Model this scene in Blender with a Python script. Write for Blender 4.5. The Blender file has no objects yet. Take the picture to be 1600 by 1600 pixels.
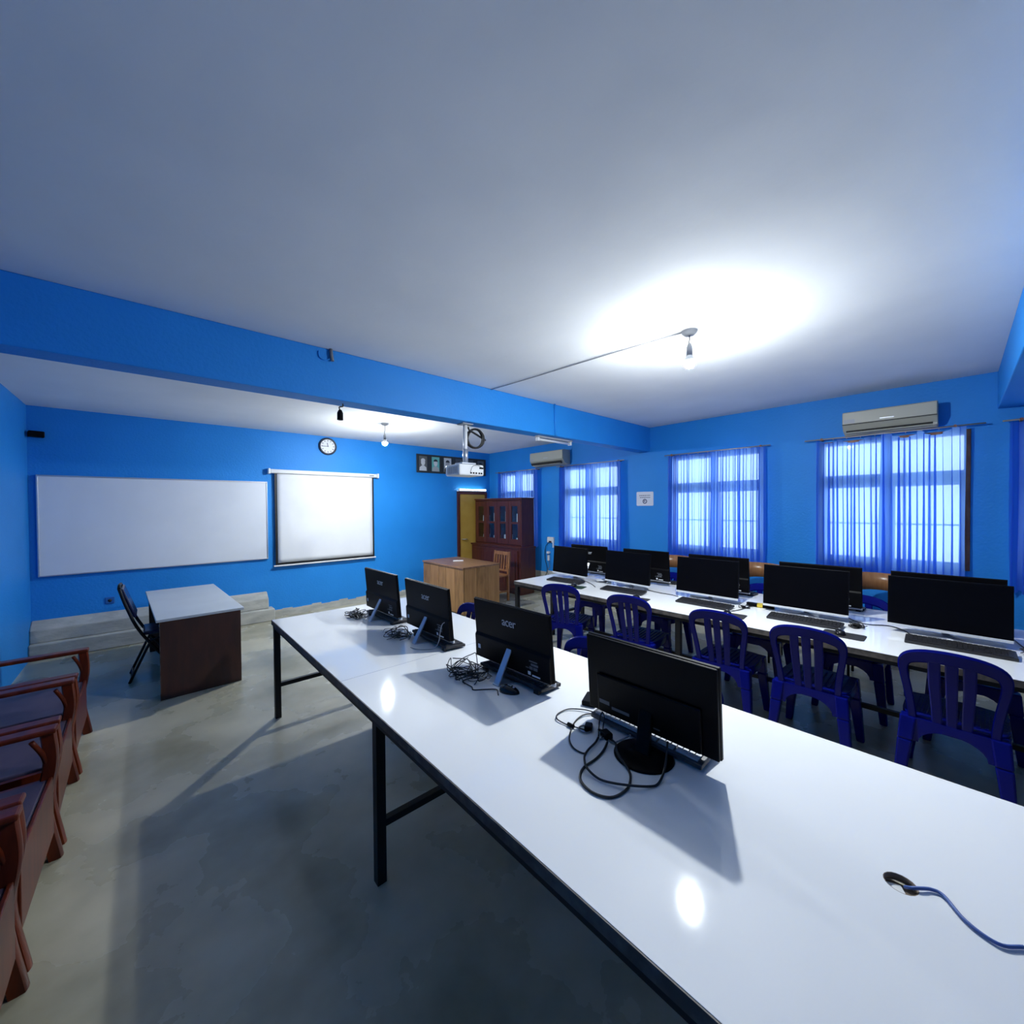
import bpy, bmesh, math, random
from mathutils import Vector, Matrix
random.seed(7)
S = bpy.context.scene
COL = S.collection
PI = math.pi

# ------------------------------------------------------------------ camera, world, exposure
H = 1.61                                   # eye height
VX, VY = (1498 - 800, 786 - 800), (231 - 800, 795 - 800)   # vanishing points of room width and room depth
F = math.sqrt(-(VX[0] * VY[0] + VX[1] * VY[1]))
ax = Vector((VX[0], VX[1], F)).normalized()
ay = Vector((VY[0], VY[1], F)); ay = (ay - ax * ax.dot(ay)).normalized()
az = ax.cross(ay)
if az.y > 0: az = -az
RW = Matrix((ax, ay, az))                  # camera (x right, y down, z ahead) -> room
right, down, fwd = RW.col[0].copy(), RW.col[1].copy(), RW.col[2].copy()
cd = bpy.data.cameras.new('camera'); cam = bpy.data.objects.new('camera', cd); COL.objects.link(cam)
cd.sensor_width = 36.0; cd.lens = 36.0 * F / 1600.0; cd.clip_start = 0.02; cd.clip_end = 100
m = Matrix((right, -down, -fwd)).transposed().to_4x4(); m.translation = (0, 0, H)
cam.matrix_world = m
S.camera = cam

W = bpy.data.worlds.new('overcast_daylight'); S.world = W; W.use_nodes = True
bg = W.node_tree.nodes['Background']
bg.inputs[0].default_value = (0.93, 0.96, 1.0, 1); bg.inputs[1].default_value = 2.6

vs = S.view_settings
vs.view_transform = 'Standard'; vs.look = 'None'; vs.gamma = 1.0; vs.use_curve_mapping = False
vs.exposure = 0.80
S.cycles.use_denoising = True
S.cycles.max_bounces = 10; S.cycles.diffuse_bounces = 5; S.cycles.adaptive_threshold = 0.02; S.cycles.transparent_max_bounces = 16
S.cycles.sample_clamp_indirect = 6.0
BULB = 3000.0                              # emission of the bare bulbs

def px(u, v, z=None, X=None, Y=None):
    """photo pixel -> point on a horizontal plane, or on a wall plane"""
    d = right * (u - 800) + down * (v - 800) + fwd * F
    if z is not None: t = (z - H) / d.z
    elif X is not None: t = X / d.x
    else: t = Y / d.y
    return Vector((0, 0, H)) + d * t

# ------------------------------------------------------------------ materials
MATS = {}
def mat(name, col, rough=0.5, metal=0.0, spec=0.5, col2=None, nscale=4.0, detail=6.0, bump=0.0, bscale=60.0,
        stretch=(1, 1, 1), lo=0.4, hi=0.6, emit=None, estr=0.0, coat=0.0, rough2=None, world=False):
    if name in MATS: return MATS[name]
    M = bpy.data.materials.new(name); M.use_nodes = True; MATS[name] = M
    nt = M.node_tree; N = nt.nodes; L = nt.links
    b = N['Principled BSDF']
    b.inputs['Base Color'].default_value = (*col, 1); b.inputs['Roughness'].default_value = rough
    b.inputs['Metallic'].default_value = metal; b.inputs['Specular IOR Level'].default_value = spec
    b.inputs['Coat Weight'].default_value = coat; b.inputs['Coat Roughness'].default_value = 0.1
    if emit:
        b.inputs['Emission Color'].default_value = (*emit, 1); b.inputs['Emission Strength'].default_value = estr
    if col2 or bump:
        tc = N.new('ShaderNodeTexCoord'); mp = N.new('ShaderNodeMapping'); mp.inputs['Scale'].default_value = stretch
        if world:
            g = N.new('ShaderNodeNewGeometry'); L.new(g.outputs['Position'], mp.inputs['Vector'])
        else:
            L.new(tc.outputs['Object'], mp.inputs['Vector'])
    if col2:
        n = N.new('ShaderNodeTexNoise'); n.inputs['Scale'].default_value = nscale; n.inputs['Detail'].default_value = detail
        L.new(mp.outputs[0], n.inputs['Vector'])
        r = N.new('ShaderNodeValToRGB'); r.color_ramp.elements[0].position = lo; r.color_ramp.elements[1].position = hi
        r.color_ramp.elements[0].color = (*col, 1); r.color_ramp.elements[1].color = (*col2, 1)
        L.new(n.outputs['Fac'], r.inputs['Fac']); L.new(r.outputs['Color'], b.inputs['Base Color'])
        if rough2 is not None:
            mr = N.new('ShaderNodeMapRange'); mr.inputs[1].default_value = lo; mr.inputs[2].default_value = hi
            mr.inputs[3].default_value = rough; mr.inputs[4].default_value = rough2
            L.new(n.outputs['Fac'], mr.inputs[0]); L.new(mr.outputs[0], b.inputs['Roughness'])
    if bump:
        n2 = N.new('ShaderNodeTexNoise'); n2.inputs['Scale'].default_value = bscale; n2.inputs['Detail'].default_value = 5
        L.new(mp.outputs[0], n2.inputs['Vector'])
        bp = N.new('ShaderNodeBump'); bp.inputs['Strength'].default_value = bump; bp.inputs['Distance'].default_value = 0.01
        L.new(n2.outputs['Fac'], bp.inputs['Height']); L.new(bp.outputs[0], b.inputs['Normal'])
    return M

blue_wall = mat('blue_paint', (0.011, 0.228, 0.66), 0.55, spec=0.35, col2=(0.016, 0.255, 0.73), nscale=1.5, bump=0.25, bscale=45, lo=0.3, hi=0.7, world=True)
ceil_m = mat('ceiling_plaster', (0.75, 0.765, 0.785), 0.8, spec=0.2, col2=(0.82, 0.83, 0.845), nscale=1.6, bump=0.5, bscale=3.5, lo=0.3, hi=0.7, world=True)
floor_m = mat('concrete_floor', (0.27, 0.255, 0.18), 0.17, spec=0.55, col2=(0.52, 0.49, 0.37), nscale=1.6, detail=10, bump=0.05, bscale=14, lo=0.34, hi=0.66, rough2=0.38, world=True)
cement_m = mat('bare_cement', (0.36, 0.36, 0.33), 0.8, spec=0.2, col2=(0.52, 0.52, 0.47), nscale=5, stretch=(1, 1, 3), bump=0.3, bscale=30, lo=0.3, hi=0.7, world=True)
white_top = mat('white_laminate', (0.85, 0.86, 0.865), 0.055, spec=0.35, col2=(0.84, 0.85, 0.86), nscale=1.2, bump=0.03, bscale=5, world=True)
steel_black = mat('black_steel', (0.008, 0.008, 0.010), 0.45, spec=0.3)
edge_m = mat('dark_table_edge', (0.05, 0.045, 0.042), 0.5, col2=(0.11, 0.095, 0.085), nscale=20)
plastic_black = mat('black_plastic', (0.0022, 0.0022, 0.0032), 0.42, spec=0.10)
plastic_dark = mat('charcoal_plastic', (0.013, 0.013, 0.016), 0.5)
key_m = mat('black_keycaps', (0.02, 0.02, 0.024), 0.45)
key_grey = mat('grey_keycaps', (0.50, 0.51, 0.54), 0.4)
kb_grey = mat('silver_grey_keyboard', (0.045, 0.047, 0.055), 0.45)
screen_m = mat('dark_screen', (0.0018, 0.0018, 0.003), 0.30, spec=0.09)
silver_m = mat('brushed_silver', (0.55, 0.58, 0.63), 0.35, metal=0.7)
chin_m = mat('silver_chin', (0.62, 0.64, 0.68), 0.35, metal=0.2)
logo_m = mat('logo_silver', (0.42, 0.45, 0.50), 0.4)
sticker_m = mat('white_sticker', (0.72, 0.75, 0.80), 0.6)
sticker_dim = mat('dim_grey_sticker', (0.10, 0.11, 0.13), 0.6)
blue_plastic = mat('royal_blue_plastic', (0.0012, 0.0035, 0.135), 0.26, spec=0.18, bump=0.05, bscale=80)
wood_desk = mat('light_teak_wood', (0.27, 0.135, 0.045), 0.45, col2=(0.38, 0.20, 0.075), nscale=3, detail=8, stretch=(9, 9, 0.9), bump=0.08, bscale=30, lo=0.35, hi=0.65)
wood_desk2 = mat('darker_teak_wood', (0.20, 0.10, 0.032), 0.45, col2=(0.33, 0.17, 0.06), nscale=3, detail=8, stretch=(7, 7, 1.6), bump=0.08, bscale=30, lo=0.35, hi=0.65)
wood_top = mat('teak_top', (0.17, 0.085, 0.04), 0.35, col2=(0.24, 0.125, 0.065), nscale=3, stretch=(8, 1, 1), lo=0.35, hi=0.65)
mahog = mat('mahogany', (0.060, 0.012, 0.008), 0.35, col2=(0.10, 0.022, 0.012), nscale=4, stretch=(6, 6, 0.8), lo=0.3, hi=0.7)
dark_brown = mat('dark_brown_board', (0.030, 0.010, 0.008), 0.5, col2=(0.045, 0.014, 0.010), nscale=5, stretch=(4, 4, 0.8))
red_wood = mat('varnished_red_wood', (0.050, 0.007, 0.003), 0.30, spec=0.3, col2=(0.16, 0.024, 0.006), nscale=4, stretch=(5, 5, 1), lo=0.3, hi=0.7)
seat_wood = mat('dull_purple_seat', (0.05, 0.034, 0.06), 0.45, col2=(0.075, 0.052, 0.08), nscale=6)
ply_brown = mat('bent_plywood', (0.27, 0.125, 0.055), 0.28, col2=(0.34, 0.17, 0.075), nscale=5, stretch=(1, 8, 1))
frame_wood = mat('window_wood', (0.20, 0.065, 0.028), 0.5, col2=(0.28, 0.11, 0.05), nscale=8, stretch=(3, 3, 1))
white_board = mat('whiteboard_enamel', (0.74, 0.77, 0.82), 0.30, col2=(0.77, 0.80, 0.85), nscale=2)
screen_fabric = mat('screen_fabric', (0.80, 0.81, 0.83), 0.9, spec=0.1, col2=(0.76, 0.77, 0.80), nscale=2)
white_plastic = mat('white_plastic', (0.74, 0.75, 0.76), 0.4)
grey_plastic = mat('pale_grey_plastic', (0.36, 0.37, 0.39), 0.45)
cream_plastic = mat('yellowed_white_plastic', (0.44, 0.43, 0.35), 0.45)
cream_dark = mat('vent_dark', (0.03, 0.03, 0.03), 0.6)
alu = mat('aluminium', (0.62, 0.64, 0.68), 0.35, metal=0.8)
ochre = mat('ochre_door_paint', (0.42, 0.26, 0.045), 0.5, col2=(0.47, 0.30, 0.06), nscale=4)
clock_rim = mat('navy_clock_rim', (0.012, 0.018, 0.04), 0.3)
paper = mat('white_paper', (0.78, 0.79, 0.80), 0.8)
print_m = mat('grey_print', (0.12, 0.13, 0.2), 0.8)
por_bg = [mat('portrait_ground_%s' % n, c, 0.5) for n, c in (('grey', (0.10, 0.11, 0.11)), ('teal', (0.12, 0.42, 0.40)), ('pale', (0.55, 0.58, 0.60)), ('slate', (0.07, 0.08, 0.09)))]
por_light = mat('portrait_light_tone', (0.55, 0.58, 0.60), 0.5)
por_mid = mat('portrait_mid_tone', (0.34, 0.36, 0.37), 0.5)
por_dark = mat('portrait_dark_tone', (0.02, 0.025, 0.03), 0.5)
yellow_lab = mat('yellow_sticker', (0.65, 0.48, 0.05), 0.6)
cable_blue = mat('blue_cable', (0.06, 0.12, 0.36), 0.5)
cable_blk = mat('black_cable', (0.008, 0.008, 0.010), 0.45)
cable_grey = mat('grey_cable', (0.16, 0.17, 0.19), 0.5)
rod_m = mat('curtain_rod_metal', (0.45, 0.40, 0.34), 0.4, metal=0.6)
navy_pad = mat('navy_vinyl', (0.006, 0.010, 0.055), 0.22)
mdf = mat('raw_board', (0.20, 0.15, 0.11), 0.8)
pad_m = mat('mouse_pad_cloth', (0.018, 0.018, 0.02), 0.8)
bulb_m = mat('lit_bulb', (1, 1, 1), 0.4, emit=(0.93, 0.985, 1.0), estr=BULB)
def dome_profile():
    nt = bulb_m.node_tree; N = nt.nodes; L = nt.links; b = N['Principled BSDF']
    g = N.new('ShaderNodeNewGeometry'); sx = N.new('ShaderNodeSeparateXYZ'); L.new(g.outputs['Normal'], sx.inputs[0])
    mr = N.new('ShaderNodeMapRange'); mr.inputs[1].default_value = 0.2; mr.inputs[2].default_value = -0.8
    mr.inputs[3].default_value = BULB * 0.08; mr.inputs[4].default_value = BULB
    L.new(sx.outputs['Z'], mr.inputs[0]); L.new(mr.outputs[0], b.inputs['Emission Strength'])
dome_profile()
tube_m = mat('lit_tube', (1, 1, 1), 0.4, emit=(1.0, 0.94, 0.78), estr=6.0)
tube_off = mat('unlit_tube', (0.6, 0.62, 0.66), 0.3)

def glassmat():
    M = bpy.data.materials.new('window_glass'); M.use_nodes = True; nt = M.node_tree; N = nt.nodes; N.clear()
    o = N.new('ShaderNodeOutputMaterial'); t = N.new('ShaderNodeBsdfTransparent'); g = N.new('ShaderNodeBsdfGlossy'); mx = N.new('ShaderNodeMixShader')
    t.inputs[0].default_value = (0.93, 0.96, 0.97, 1); g.inputs['Roughness'].default_value = 0.03; mx.inputs[0].default_value = 0.07
    nt.links.new(t.outputs[0], mx.inputs[1]); nt.links.new(g.outputs[0], mx.inputs[2]); nt.links.new(mx.outputs[0], o.inputs[0])
    return M
glass = glassmat()
def sheermat():
    M = bpy.data.materials.new('sheer_blue_fabric'); M.use_nodes = True; nt = M.node_tree; N = nt.nodes; N.clear(); L = nt.links
    o = N.new('ShaderNodeOutputMaterial')
    t = N.new('ShaderNodeBsdfTransparent'); t.inputs[0].default_value = (0.60, 0.75, 1.0, 1)
    tl = N.new('ShaderNodeBsdfTranslucent'); tl.inputs[0].default_value = (0.22, 0.45, 0.97, 1)
    d = N.new('ShaderNodeBsdfDiffuse'); d.inputs[0].default_value = (0.05, 0.19, 0.68, 1)
    a = N.new('ShaderNodeMixShader'); a.inputs[0].default_value = 0.32
    c = N.new('ShaderNodeMixShader'); c.inputs[0].default_value = 0.20
    L.new(tl.outputs[0], a.inputs[1]); L.new(d.outputs[0], a.inputs[2])
    L.new(a.outputs[0], c.inputs[1]); L.new(t.outputs[0], c.inputs[2]); L.new(c.outputs[0], o.inputs[0])
    return M
sheer = sheermat()

# ------------------------------------------------------------------ mesh builder
class MB:
    def __init__(s): s.v = []; s.f = []; s.sm = []; s.swept = False
    def add(s, vs_, fs, smooth=False):
        o = len(s.v); s.v += [tuple(p) for p in vs_]
        for f in fs: s.f.append(tuple(i + o for i in f)); s.sm.append(smooth)
        return s
    def box(s, x0, x1, y0, y1, z0, z1, M=None):
        p = [Vector((x, y, z)) for x in (x0, x1) for y in (y0, y1) for z in (z0, z1)]
        if M: p = [M @ q for q in p]
        return s.add(p, [(0, 1, 3, 2), (4, 6, 7, 5), (0, 4, 5, 1), (2, 3, 7, 6), (0, 2, 6, 4), (1, 5, 7, 3)])
    def hull8(s, a, b):           # two quads joined into a tapered block
        return s.add(list(a) + list(b), [(3, 2, 1, 0), (4, 5, 6, 7), (0, 1, 5, 4), (1, 2, 6, 5), (2, 3, 7, 6), (3, 0, 4, 7)])
    def tube(s, pts, r, n=8, cap=True, smooth=True):
        pts = [Vector(p) for p in pts]; rs = r if isinstance(r, (list, tuple)) else [r] * len(pts)
        rings = []; ref = None
        for i, p in enumerate(pts):
            t = (pts[min(i + 1, len(pts) - 1)] - pts[max(i - 1, 0)])
            t = t.normalized() if t.length > 1e-9 else Vector((0, 0, 1))
            if ref is None: ref = Vector((0, 0, 1)) if abs(t.z) < 0.9 else Vector((1, 0, 0))
            u = ref - t * ref.dot(t)
            if u.length < 1e-6: u = t.orthogonal()
            u.normalize(); w = t.cross(u); ref = u
            rings.append([p + (u * math.cos(a) + w * math.sin(a)) * rs[i] for a in [2 * PI * k / n for k in range(n)]])
        vs_ = [q for R_ in rings for q in R_]; fs = []
        for i in range(len(pts) - 1):
            for k in range(n):
                fs.append((i * n + k, i * n + (k + 1) % n, (i + 1) * n + (k + 1) % n, (i + 1) * n + k))
        s.add(vs_, fs, smooth)
        if cap:
            o = len(s.v) - len(vs_)
            s.f.append(tuple(o + k for k in range(n))[::-1]); s.sm.append(False)
            s.f.append(tuple(o + (len(pts) - 1) * n + k for k in range(n))); s.sm.append(False)
        return s
    def lathe(s, prof, c=(0, 0, 0), axis='z', n=24, smooth=True):
        vs_ = []
        for r, h in prof:
            for k in range(n):
                a = 2 * PI * k / n; u, w = r * math.cos(a), r * math.sin(a)
                q = {'z': (u, w, h), 'x': (h, u, w), 'y': (u, h, w)}[axis]
                vs_.append((q[0] + c[0], q[1] + c[1], q[2] + c[2]))
        fs = []
        for i in range(len(prof) - 1):
            for k in range(n):
                fs.append((i * n + k, i * n + (k + 1) % n, (i + 1) * n + (k + 1) % n, (i + 1) * n + k))
        s.add(vs_, fs, smooth)
        return s
    def prism(s, poly, axis, a0, a1, smooth=False):   # 2D polygon swept along an axis
        def P(q, a): return {'x': (a, q[0], q[1]), 'y': (q[0], a, q[1]), 'z': (q[0], q[1], a)}[axis]
        n = len(poly)
        vs_ = [P(q, a0) for q in poly] + [P(q, a1) for q in poly]
        s.add(vs_, [tuple(range(n))[::-1], tuple(range(n, 2 * n))])
        o = len(s.v) - 2 * n
        for i in range(n):
            j = (i + 1) % n; s.f.append((o + i, o + j, o + n + j, o + n + i)); s.sm.append(smooth)
        return s
    def sweep(s, pts, width, depth, normal, closed=False):   # flat bar following a path, broad side facing 'normal'
        pts = [Vector(p) for p in pts]; nrm = Vector(normal).normalized(); n = len(pts); vs_ = []
        ws = width if isinstance(width, (list, tuple)) else [width] * n
        for i, p in enumerate(pts):
            t = (pts[min(i + 1, n - 1)] - pts[max(i - 1, 0)]).normalized()
            u = nrm.cross(t)
            u = u.normalized() if u.length > 1e-6 else t.orthogonal().normalized()
            k = t.cross(u).normalized()
            w, d = ws[i] / 2, depth / 2; c = 0.35
            for a, b in ((w, d * c), (w * (1 - 0.25), d), (-w * (1 - 0.25), d), (-w, d * c), (-w, -d * c), (-w * 0.75, -d), (w * 0.75, -d), (w, -d * c)):
                vs_.append(p + u * a + k * b)
        fs = []
        for i in range(n - 1):
            for j in range(8):
                fs.append((i * 8 + j, i * 8 + (j + 1) % 8, (i + 1) * 8 + (j + 1) % 8, (i + 1) * 8 + j))
        fs.append(tuple(range(8))[::-1]); fs.append(tuple((n - 1) * 8 + j for j in range(8)))
        s.swept = True
        return s.add(vs_, fs, True)
    def build(s, name, material, parent=None, bevel=0.0, seg=2, loc=None):
        me = bpy.data.meshes.new(name); me.from_pydata(s.v, [], s.f)
        bm = bmesh.new(); bm.from_mesh(me); bmesh.ops.recalc_face_normals(bm, faces=bm.faces); bm.to_mesh(me); bm.free()
        me.polygons.foreach_set('use_smooth', s.sm)
        me.materials.append(material); me.update()
        o = bpy.data.objects.new(name, me); COL.objects.link(o)
        if parent: o.parent = parent
        if loc: o.location = loc
        if s.swept:
            e = o.modifiers.new('crisp', 'EDGE_SPLIT'); e.split_angle = math.radians(32)
        if bevel:
            b = o.modifiers.new('bevel', 'BEVEL'); b.width = bevel; b.segments = seg; b.limit_method = 'ANGLE'
        return o
def tag(o, label=None, cat=None, group=None, kind=None):
    if label: o['label'] = label
    if cat: o['category'] = cat
    if group: o['group'] = group
    if kind: o['kind'] = kind
    return o
def thing(name, label, cat, loc=(0, 0, 0), rz=0.0, group=None):
    o = bpy.data.objects.new(name, None); COL.objects.link(o); o.location = loc; o.rotation_euler = (0, 0, rz); o.empty_display_size = 0.1
    return tag(o, label, cat, group)
def copy_tree(o, parent=None):
    c = o.copy(); COL.objects.link(c)
    if parent is not None: c.parent = parent
    for ch in list(o.children): copy_tree(ch, c)
    return c
def place(proto, used, loc, rz, label, group=None):
    o = proto if not used else copy_tree(proto)
    used.append(1); o.location = loc; o.rotation_euler = (0, 0, rz); o['label'] = label
    if group: o['group'] = group
    return o
def bez(pts, n=8):               # smooth curve through points (Catmull-Rom)
    P = [Vector(p) for p in pts]; P = [P[0] * 2 - P[1]] + P + [P[-1] * 2 - P[-2]]; out = []
    for i in range(1, len(P) - 2):
        for k in range(n):
            t = k / n; a, b, c, d = P[i - 1], P[i], P[i + 1], P[i + 2]
            out.append(0.5 * ((2 * b) + (c - a) * t + (2 * a - 5 * b + 4 * c - d) * t * t + (3 * b - a - 3 * c + d) * t ** 3))
    out.append(P[-2]); return out
def textmesh(name, body, size, material, parent, M, ext=0.0006):
    cu = bpy.data.curves.new(name, 'FONT'); cu.body = body; cu.size = size; cu.extrude = ext; cu.align_x = 'CENTER'; cu.align_y = 'CENTER'
    cu.resolution_u = 3; cu.space_character = 0.92
    t = bpy.data.objects.new(name + '_src', cu); COL.objects.link(t)
    me = bpy.data.meshes.new_from_object(t.evaluated_get(bpy.context.evaluated_depsgraph_get()))
    bpy.data.objects.remove(t); bpy.data.curves.remove(cu)
    me.transform(M); me.name = name; me.materials.clear(); me.materials.append(material)
    o = bpy.data.objects.new(name, me); COL.objects.link(o); o.parent = parent
    return o
def struct(o): o['kind'] = 'structure'; return o
def rot(axis, deg, piv=(0, 0, 0)):
    p = Vector(piv); return Matrix.Translation(p) @ Matrix.Rotation(math.radians(deg), 4, axis) @ Matrix.Translation(-p)

# ------------------------------------------------------------------ the room
YF, XR, XL, YB, ZC = 6.75, 5.45, -0.96, -3.4, 2.74
struct(MB().box(XL - .15, XR + .15, YB - .15, YF + .15, -0.12, 0).build('floor', floor_m))
struct(MB().box(XL - .15, XR + .15, YB - .15, YF + .15, ZC, ZC + 0.12).build('ceiling', ceil_m))
struct(MB().box(XL - .15, XR + .15, YF, YF + .15, 0, ZC).build('wall_front', blue_wall))
struct(MB().box(XL - .15, XL, YB, YF, 0, ZC).build('wall_left', blue_wall))
struct(MB().box(XL - .15, XR + .15, YB - .15, YB, 0, ZC).build('wall_back', blue_wall))
WZ0, WZ1 = 1.00, 2.27
WINS = [(5.38, 6.34), (3.53, 4.64), (1.57, 2.70), (-0.07, 1.02), (-1.50, -0.38)]
w = MB(); w.box(XR, XR + .15, YB, YF, 0, WZ0).box(XR, XR + .15, YB, YF, WZ1, ZC)
edges = [YF] + [e for a, b in WINS for e in (b, a)] + [YB]
for i in range(0, len(edges), 2): w.box(XR, XR + .15, edges[i + 1], edges[i], WZ0, WZ1)
struct(w.build('wall_right', blue_wall))
# beams across the ceiling
struct(MB().box(XL, XR, 3.02, 3.20, 2.39, ZC).build('trim_1', blue_wall, bevel=0.006))
struct(MB().box(XL, XR, -0.40, -0.22, 2.42, ZC).build('trim_2', blue_wall, bevel=0.006))
# stepped cement plinth under the whiteboard
led = MB(); led.box(XL, 1.33, 6.55, YF, 0, 0.17)
led.prism([(6.62, 0.17), (YF, 0.17), (YF, 0.40), (6.66, 0.33), (6.63, 0.31)], 'x', XL, 1.27)
struct(led.build('trim_3', cement_m, bevel=0.012))
bbm = MB()
xs = [1.33 + i * (4.62 - 1.33) / 24 for i in range(25)]
for i in range(24):
    h = 0.105 + 0.012 * math.sin(i * 2.1) + random.uniform(-.006, .006); bbm.box(xs[i], xs[i + 1], YF - .006, YF, 0, h)
struct(bbm.build('baseboard_front', cement_m))
bbm = MB()
for i in range(30):
    y0 = YB + i * (YF - YB) / 30; bbm.box(XR - .006, XR, y0, y0 + (YF - YB) / 30, 0, 0.42 + 0.02 * math.sin(i * 1.7) + random.uniform(-.01, .01))
struct(bbm.build('baseboard_right', cement_m))

# windows: wooden frames, two casements, transom lights, glass panes
for n, (y0, y1) in enumerate(WINS, 1):
    root = bpy.data.objects.new('window_%d' % n, None); COL.objects.link(root); root.location = (XR + .06, (y0 + y1) / 2, WZ0); struct(root)
    hw = (y1 - y0) / 2; hh = WZ1 - WZ0; zt = 0.80
    fr = MB()
    fr.box(-.07, .04, -hw - .0, -hw + .04, 0, hh).box(-.07, .04, hw - .04, hw, 0, hh).box(-.07, .04, -hw + .04, hw - .04, 0, .04).box(-.07, .04, -hw + .04, hw - .04, hh - .04, hh)
    fr.box(-.04, .03, -.03, .03, .04, hh - .04)
    fr.box(-.04, .03, -hw + .04, -.03, zt, zt + .11).box(-.04, .03, .03, hw - .04, zt, zt + .11)
    fr.build('window_frame', frame_wood, root, bevel=0.004)
    for k in range(6):                       # little catches along the transom
        yk = -hw + .12 + k * (2 * hw - .24) / 5
        MB().box(-.075, -.04, yk - .018, yk + .018, zt + .03, zt + .075).build('catch', frame_wood, root, bevel=0.004)
    for sg in (-1, 1):
        a, b = sorted((sg * .03, sg * (hw - .04)))
        cs = MB().box(-.02, .02, a, a + .022, .04, zt).box(-.02, .02, b - .022, b, .04, zt).box(-.02, .02, a + .022, b - .022, .04, .062).box(-.02, .02, a + .022, b - .022, zt - .022, zt).box(-.008, .008, a + .022, b - .022, .40, .415)
        cs.build('casement', frame_wood, root, bevel=0.003)
        for (p, q, r_, t_) in ((a + .022, b - .022, .062, .40), (a + .022, b - .022, .415, zt - .022), (a, b, zt + .11, hh - .04)):
            MB().box(-.003, .003, p, q, r_, t_).build('pane', glass, root)

# front door (closed, ochre) in the far corner
root = bpy.data.objects.new('door_1', None); COL.objects.link(root); root.location = (4.97, YF, 0); struct(root)
MB().box(-.32, .32, -.035, -.005, 0.01, 1.86).build('door_leaf', ochre, root, bevel=0.004)
fr = MB().box(-.37, -.32, -.05, 0, 0, 1.91).box(.32, .37, -.05, 0, 0, 1.91).box(-.32, .32, -.05, 0, 1.86, 1.91)
fr.build('door_frame', mahog, root, bevel=0.003)
MB().tube([(-.27, -.035, .95), (-.27, -.075, .95), (-.17, -.075, .95)], .009).build('door_handle', alu, root)

# ------------------------------------------------------------------ things on the front wall
t = thing('whiteboard', 'wide whiteboard with thin silver frame mounted on the blue front wall', 'whiteboard', (0.195, YF, 1.43))
MB().box(-1.08, 1.08, -.028, 0, -.545, .545).build('board', white_board, t)
MB().box(-1.095, 1.095, -.036, 0, .545, .56).build('frame_rail', alu, t, bevel=.003); MB().box(-1.095, 1.095, -.036, 0, -.56, -.545).build('frame_rail', alu, t, bevel=.003)
MB().box(-1.095, -1.08, -.036, 0, -.545, .545).build('frame_rail', alu, t, bevel=.003); MB().box(1.08, 1.095, -.036, 0, -.545, .545).build('frame_rail', alu, t, bevel=.003)

t = thing('projector_screen', 'pulled-down white projector screen with black borders beside the whiteboard', 'projector screen', (2.125, YF - .002, 0))
MB().box(-.80, .80, -.075, -.005, 2.115, 2.175).build('housing', white_plastic, t, bevel=.015)
MB().box(-.83, -.80, -.085, 0, 2.105, 2.185).build('end_cap', white_plastic, t, bevel=.01); MB().box(.80, .83, -.085, 0, 2.105, 2.185).build('end_cap', white_plastic, t, bevel=.01)
MB().box(-.745, .745, -.045, -.041, .765, 2.12).build('black_border', cable_blk, t)
bm_ = MB(); nx, nz = 24, 20; vv = []
for i in range(nx + 1):
    for j in range(nz + 1):
        u = i / nx; q = j / nz
        vv.append((-.715 + 1.43 * u, -.052 - .006 * math.exp(-((u - .12 - .1 * q) / .09) ** 2) * (1 - q) - .003 * math.sin(u * 7), .80 + 1.31 * q))
bm_.add(vv, [(i * (nz + 1) + j, (i + 1) * (nz + 1) + j, (i + 1) * (nz + 1) + j + 1, i * (nz + 1) + j + 1) for i in range(nx) for j in range(nz)], True)
o = bm_.build('screen_fabric', screen_fabric, t); sm = o.modifiers.new('thick', 'SOLIDIFY'); sm.thickness = .001
MB().box(-.77, .77, -.055, -.033, .745, .768).build('bottom_bar', white_plastic, t, bevel=.006)
MB().box(.66, .74, -.0765, -.075, 2.135, 2.147).build('maker_badge', sticker_dim, t)

t = thing('wall_clock', 'round wall clock with dark navy rim and white dial', 'clock', (2.14, YF, 2.583))
MB().lathe([(.0, 0), (.138, 0), (.138, -.02), (.128, -.035), (.112, -.035), (.108, -.018)], axis='y', n=40).build('rim', clock_rim, t)
MB().lathe([(0, -.02), (.11, -.02)], axis='y', n=40).build('dial', paper, t)
for k in range(12):
    M_ = rot('Y', k * 30); MB().box(-.006, .006, -.0225, -.020, .080, .098, M_).build('hour_mark', print_m, t)
MB().box(-.004, .004, -.025, -.0225, -.01, .085, rot('Y', -92)).build('minute_hand', print_m, t)
MB().box(-.005, .005, -.028, -.0255, -.01, .055, rot('Y', -12)).build('hour_hand', print_m, t)

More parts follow.
